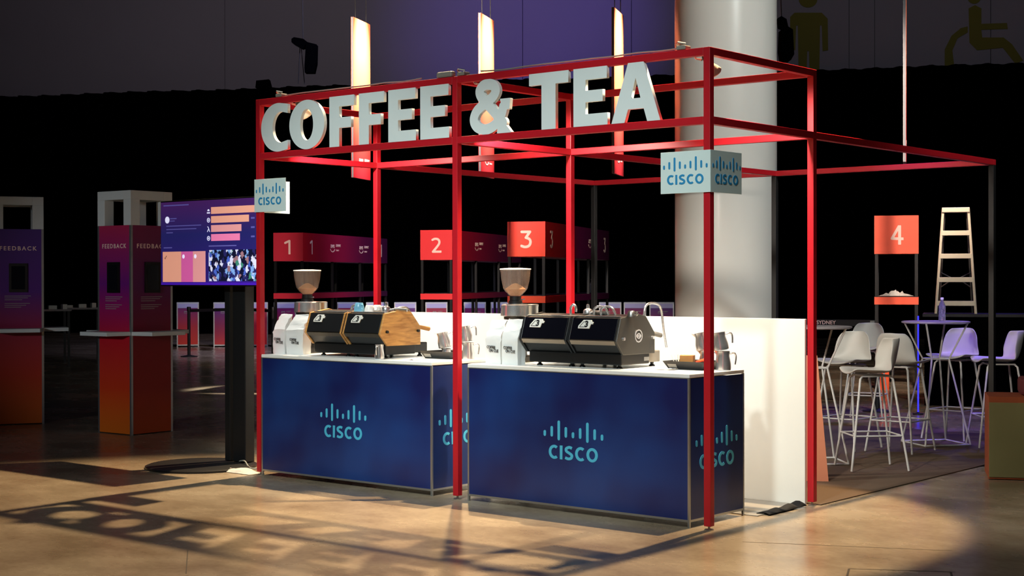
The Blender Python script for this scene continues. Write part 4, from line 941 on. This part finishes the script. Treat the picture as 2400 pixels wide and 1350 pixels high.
# ================================================================== HANGING BANNERS
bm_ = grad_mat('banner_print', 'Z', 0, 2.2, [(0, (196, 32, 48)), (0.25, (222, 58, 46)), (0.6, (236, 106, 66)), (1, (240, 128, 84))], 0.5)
for px, D, lb in ((821, 20.6, 'orange hanging banner above the O and F letters'), (1119, 20.3, 'orange hanging banner above the ampersand'), (1431, 19.9, 'orange hanging banner above the letter A'), (2113, 18.0, 'hanging banner seen edge-on at the right')):
    p = dep(px, 653, D); p.z = 2.96
    o = thing('hanging_banner', lb, 'banner', p, RB, 'orange hanging banners')
    wd = 0.66
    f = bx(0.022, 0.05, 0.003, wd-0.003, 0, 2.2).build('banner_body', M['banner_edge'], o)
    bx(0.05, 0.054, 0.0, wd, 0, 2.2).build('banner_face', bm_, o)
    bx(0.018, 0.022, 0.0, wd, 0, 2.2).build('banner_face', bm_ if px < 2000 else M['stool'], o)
    aws_mark(face_frame((0.056, wd*0.55, 0.22), (0, 1, 0), (0, 0, 1)), 0.75, o, M['print_white'])
    for y in (0.12, wd-0.12): MB().tube([(0.036, y, 2.2), (0.036, y, 6.0)], 0.006, 6).build('hanging_wire', M['black_post'], o)
    tgt = p + Matrix.Rotation(RB, 3, 'Z') @ Vector((0.05, 0.31, 1.45)); src = p + Matrix.Rotation(RB, 3, 'Z') @ Vector((1.25, 0.31, 4.9))
    spot('truss_spot_banner', src, tgt, 22000 if px < 2000 else 3500, (1.0, 0.92, 0.8), 14.5, 1.0, 0.04)

# ================================================================== HANGING RIG ITEMS
def hang(pts_body, D, label, name, cat, wires, extra=()):
    c = dep(sum(p[0] for p in pts_body)/len(pts_body), sum(p[1] for p in pts_body)/len(pts_body), D)
    fr_ = face_frame(c, RGT, (0, 0, 1)); inv = fr_.inverted()
    o = thing(name, label, cat, c)
    I = Matrix.Translation(-c)
    def part(nm, poly, th, mt):
        q = [inv @ dep(x, y, D) for x, y in poly]; me = curve_mesh(nm, [[(v.x, v.y) for v in q]], th); me.transform(I @ fr_); return link(nm, me, mt, o, bevel=0.01)
    part('housing', pts_body, 0.11, M['drape'])
    for nm, poly, th in extra: part(nm, poly, th, M['drape'])
    for a, b_ in wires: MB().tube([dep(*a, D)-c, dep(*b_, D)-c], 0.008, 6).build('suspension_cable', M['black'], o)
hang([(720, 100), (744, 106), (743, 150), (738, 172), (716, 172), (715, 160), (718, 112)], 30.0, 'black hanging loudspeaker on a cable at upper left', 'hanging_speaker', 'speaker', [((710, 92), (709, -60)), ((703, 112), (699, 196)), ((706, 112), (714, 198))],
     [('arm', [(684, 92), (690, 88), (712, 92), (722, 100), (722, 112), (710, 116), (692, 106), (684, 100)], 0.06)])
hang([(602, 190), (632, 187), (637, 206), (600, 207)], 40.0, 'small black lamp housing on the drape edge above the left post', 'lamp_housing', 'lamp', [])
hang([(1842, 64), (1855, 72), (1858, 130), (1850, 144), (1830, 144), (1826, 120), (1828, 72)], 20.0, 'black hanging loudspeaker right of the round column', 'hanging_speaker', 'speaker', [((1832, 46), (1828, -60))],
     [('arm', [(1821, 44), (1830, 39), (1842, 46), (1846, 64), (1838, 72), (1824, 66)], 0.05)])

# ================================================================== LOUNGE: STOOLS, TABLES, LADDER, CRATE
def make_stool(label, loc, rz):
    o = thing('bar_stool', label, 'stool', loc, rz, 'pale bar stools')
    # local: sitter faces -y; back at +y. seat height 0.78
    prof = catmull([(-0.21, 0.775, 0), (-0.18, 0.792, 0), (-0.05, 0.785, 0), (0.08, 0.785, 0), (0.15, 0.81, 0), (0.19, 0.88, 0), (0.215, 0.98, 0), (0.235, 1.07, 0)], 3)
    K = len(prof); nv = 12; vs = []; fs = []
    for i, p in enumerate(prof):
        t = i/(K-1)
        hw = 0.205 if t < 0.55 else 0.205-0.05*((t-0.55)/0.45)**1.5
        if t < 0.08: hw -= 0.03*(1-t/0.08)
        if t > 0.86: hw *= 1-0.28*((t-0.86)/0.14)**2
        for j in range(nv+1):
            u = -1+2*j/nv; side = abs(u)**2.4
            fwd = 0.10*side*max(0, min(1, (t-0.4)/0.35)); lift = 0.03*side*(1-max(0, min(1, (t-0.35)/0.4)))
            vs.append((u*hw, p.x-fwd, p.y+lift))
    for i in range(K-1):
        for j in range(nv): fs.append((i*(nv+1)+j, i*(nv+1)+j+1, (i+1)*(nv+1)+j+1, (i+1)*(nv+1)+j))
    s_ = MB().add(vs, fs).build('shell', M['stool'], o, smooth=True); md = s_.modifiers.new('thick', 'SOLIDIFY'); md.thickness = 0.012; md.offset = -1
    mf = s_.modifiers.new('smooth', 'SUBSURF'); mf.levels = 1; mf.render_levels = 1
    tops = {}; feet = {}
    for sx in (-1, 1):
        for sy in (-1, 1):
            a, f = Vector((0.11*sx, 0.11*sy, 0.765)), Vector((0.225*sx, 0.235*sy, 0.008))
            k = Vector((0.135*sx, 0.135*sy, 0.74)); MB().tube([a-Vector((0.05*sx, 0.0, 0)), a, k, f], 0.0095, 8).build('leg', M['stoolrod'], o, True)
            feet[sx, sy] = k+(f-k)*0.62
    for a, b_ in (((-1, -1), (1, -1)), ((1, -1), (1, 1)), ((1, 1), (-1, 1)), ((-1, 1), (-1, -1))): MB().tube([feet[a], feet[b_]], 0.007, 8).build('footrest', M['stoolrod'], o, True)
    bx(-0.13, 0.13, -0.12, 0.12, 0.758, 0.77).build('seat_plate', M['stoolrod'], o)
    return o
ZC = 0.008
def fp(px, py): p = onz(px, py); p.z = ZC if (p.x < 4.26 and p.y < 6.6) else 0.0; return p
# rz: local +y (backrest side) direction; az(px) turns +y to point away from camera
s0 = make_stool('front bar stool with its backrest turned to the right, nearest the partition', fp(2042, 1101), az(2042)-1.25)
clone(s0, fp(1984, 1053), az(1984)-0.55, 'bar stool with wide pale backrest behind the front stool')
clone(s0, fp(2110, 1060), az(2110)+PI-0.45, 'bar stool with its grey back turned to the camera, left of the table')
clone(s0, fp(2238, 1030), az(2238)-0.5, 'purple-lit bar stool right of the bottle table')
clone(s0, fp(2340, 1048), az(2340)-1.3, 'bar stool cut by the right edge of the picture')
clone(s0, fp(2030, 985), az(2030)-0.2, 'blue-lit bar stool mostly hidden behind the wide pale backrest')
def bar_table(loc, rz, label):
    o = thing('bar_table', label, 'table', loc, rz, 'round bar tables with wire bases')
    MB().lathe([(0.29, 1.13), (0.312, 1.138), (0.312, 1.15), (0.30, 1.153)], 48).build('table_top', M['tabletop'], o, True)
    a, wst = 0.23, 0.1
    bt = [Vector((a*sx, a*sy, 0.008)) for sx, sy in ((-1, -1), (1, -1), (1, 1), (-1, 1))]; md = [Vector((wst*1.25*math.cos(t), wst*1.25*math.sin(t), 0.80)) for t in (PI*1.25, PI*1.75, PI*0.25, PI*0.75)]; tp = [Vector((0.21*sx, 0.21*sy, 1.135)) for sx, sy in ((-1, -1), (1, -1), (1, 1), (-1, 1))]
    for i in range(4):
        MB().tube([bt[i], md[i], tp[i]], 0.009, 8).build('leg', M['stoolrod'], o, True)
        MB().tube([bt[i], bt[(i+1) % 4]], 0.008, 8).build('base_rod', M['stoolrod'], o, True); MB().tube([md[i], md[(i+1) % 4]], 0.007, 8).build('waist_rod', M['stoolrod'], o, True)
    return o
ta = fp(2193, 1042); bar_table(ta, az(2193)+0.5, 'round bar table holding a water bottle')
tb_ = fp(1909, 1085); bar_table(tb_, az(1909)+0.25, 'round bar table partly hidden by the right rear post')
v = ony(2208, 757, ta.y); p = dep(2208, 757, (ta-CAM).dot(FWD)); bottle((p.x, p.y, ta.z+1.154), 'clear water bottle on the round bar table', M['water'], 0.98)
# black counter and stepladder
lc = dep(2240, 653, 18.6); lc.z = 0
bc = thing('draped_counter', 'black draped counter under the stepladder', 'counter', lc, az(2240))
bx(-0.37, 1.1, -0.3, 0.45, 0.0, 1.09).build('skirt', M['drape'], bc); bx(-0.39, 1.12, -0.32, 0.47, 1.09, 1.125).build('top', M['black_post'], bc)
ld = thing('stepladder', 'cream aluminium stepladder with five treads standing on the black counter', 'ladder', (lc.x, lc.y, 1.126), az(2240))
k = 18.6/FPX; hz = lambda py: 1.5658+(653-py)*k-1.126
ht = hz(488)
for s_ in (-1, 1):
    MB().tube([(s_*0.235, -0.22, 0), (s_*0.15, 0.0, ht-0.02)], 0.017, 8).build('front_rail', M['ladder'], ld, True)
    MB().tube([(s_*0.2, 0.28, 0), (s_*0.13, 0.05, ht-0.04)], 0.011, 8).build('rear_rail', M['ladderdark'], ld, True)
bx(-0.165, 0.165, -0.05, 0.07, ht-0.06, ht).build('top_cap', M['ladder'], ld, bevel=0.006)
for py in (548, 602, 657, 712):
    z = hz(py); t = z/ht; hw = 0.235-0.085*t; y = -0.22*(1-t); bx(-hw, hw, y-0.02, y+0.055, z-0.03, z+0.03).build('tread', M['ladder'], ld, bevel=0.004)
for s_ in (-1, 1):
    MB().tube([(s_*0.18, 0.16, hz(640)), (s_*0.03, 0.13, hz(655))], 0.008, 6).build('brace', M['ladderdark'], ld, True); MB().tube([(s_*0.18, 0.2, hz(675)), (s_*0.03, 0.14, hz(655))], 0.008, 6).build('brace', M['ladderdark'], ld, True)
# blue LED tube standing behind the table
p = dep(2152, 653, 17.2); p.z = 0; o = thing('led_tube', 'thin vertical blue LED tube behind the round bar table', 'light', p)
MB().lathe([(0.06, 0), (0.06, 0.015), (0.012, 0.02), (0.012, 0.03)], 16).build('base', M['black'], o); MB().tube([(0, 0, 0.03), (0, 0, 1.13)], 0.009, 8).build('tube', M['blueled'], o, True)
# olive crate at the right edge
ca = onz(2318, 1124); rzc = az(2318)+0.06
cr2 = thing('olive_crate', 'olive crate with rust-brown edge at the lower right', 'crate', (ca.x, ca.y, 0), rzc)
bx(0.0, 0.9, -0.006, 0.0, 0.02, 0.60).build('front_board', M['olive'], cr2, bevel=0.002); bx(-0.004, 0.9, 0.0, 0.5, 0.005, 0.645).build('body', M['rust'], cr2, bevel=0.004); bx(0.0, 0.9, -0.005, 0.0, 0.60, 0.645).build('top_edge', M['rust'], cr2)
cbx = bx(0, 0.5, 0.1, 0.42, 0, 0.14).build('folded_cloth', M['maroon'], bevel=0.03); cbx.location = Vector((ca.x, ca.y, 0.6455)) + Matrix.Rotation(rzc, 3, 'Z') @ Vector((0.24, 0, 0)); cbx.rotation_euler = (0, 0, rzc); tag(cbx, 'folded maroon cloth on top of the olive crate', 'cloth')
# peach A-board seen from the side behind the right rear post
ab = onz(1942, 1131); o = thing('a_board', 'peach board leaning just behind the right rear post', 'board', (ab.x, ab.y, 0.008), az(1942))
MB().prism([(0, 0), (-0.30, 0), (-0.19, 0.965), (-0.085, 0.965)], lambda a, b_: (a, 0, b_), lambda a, b_: (a, 0.018, b_)).build('board_face', M['peach'], o)
MB().prism([(-0.02, 0), (-0.28, 0), (-0.18, 0.95), (-0.095, 0.95)], lambda a, b_: (a, 0.30-0.27*b_, b_), lambda a, b_: (a, 0.318-0.27*b_, b_)).build('rear_face', M['peach'], o)
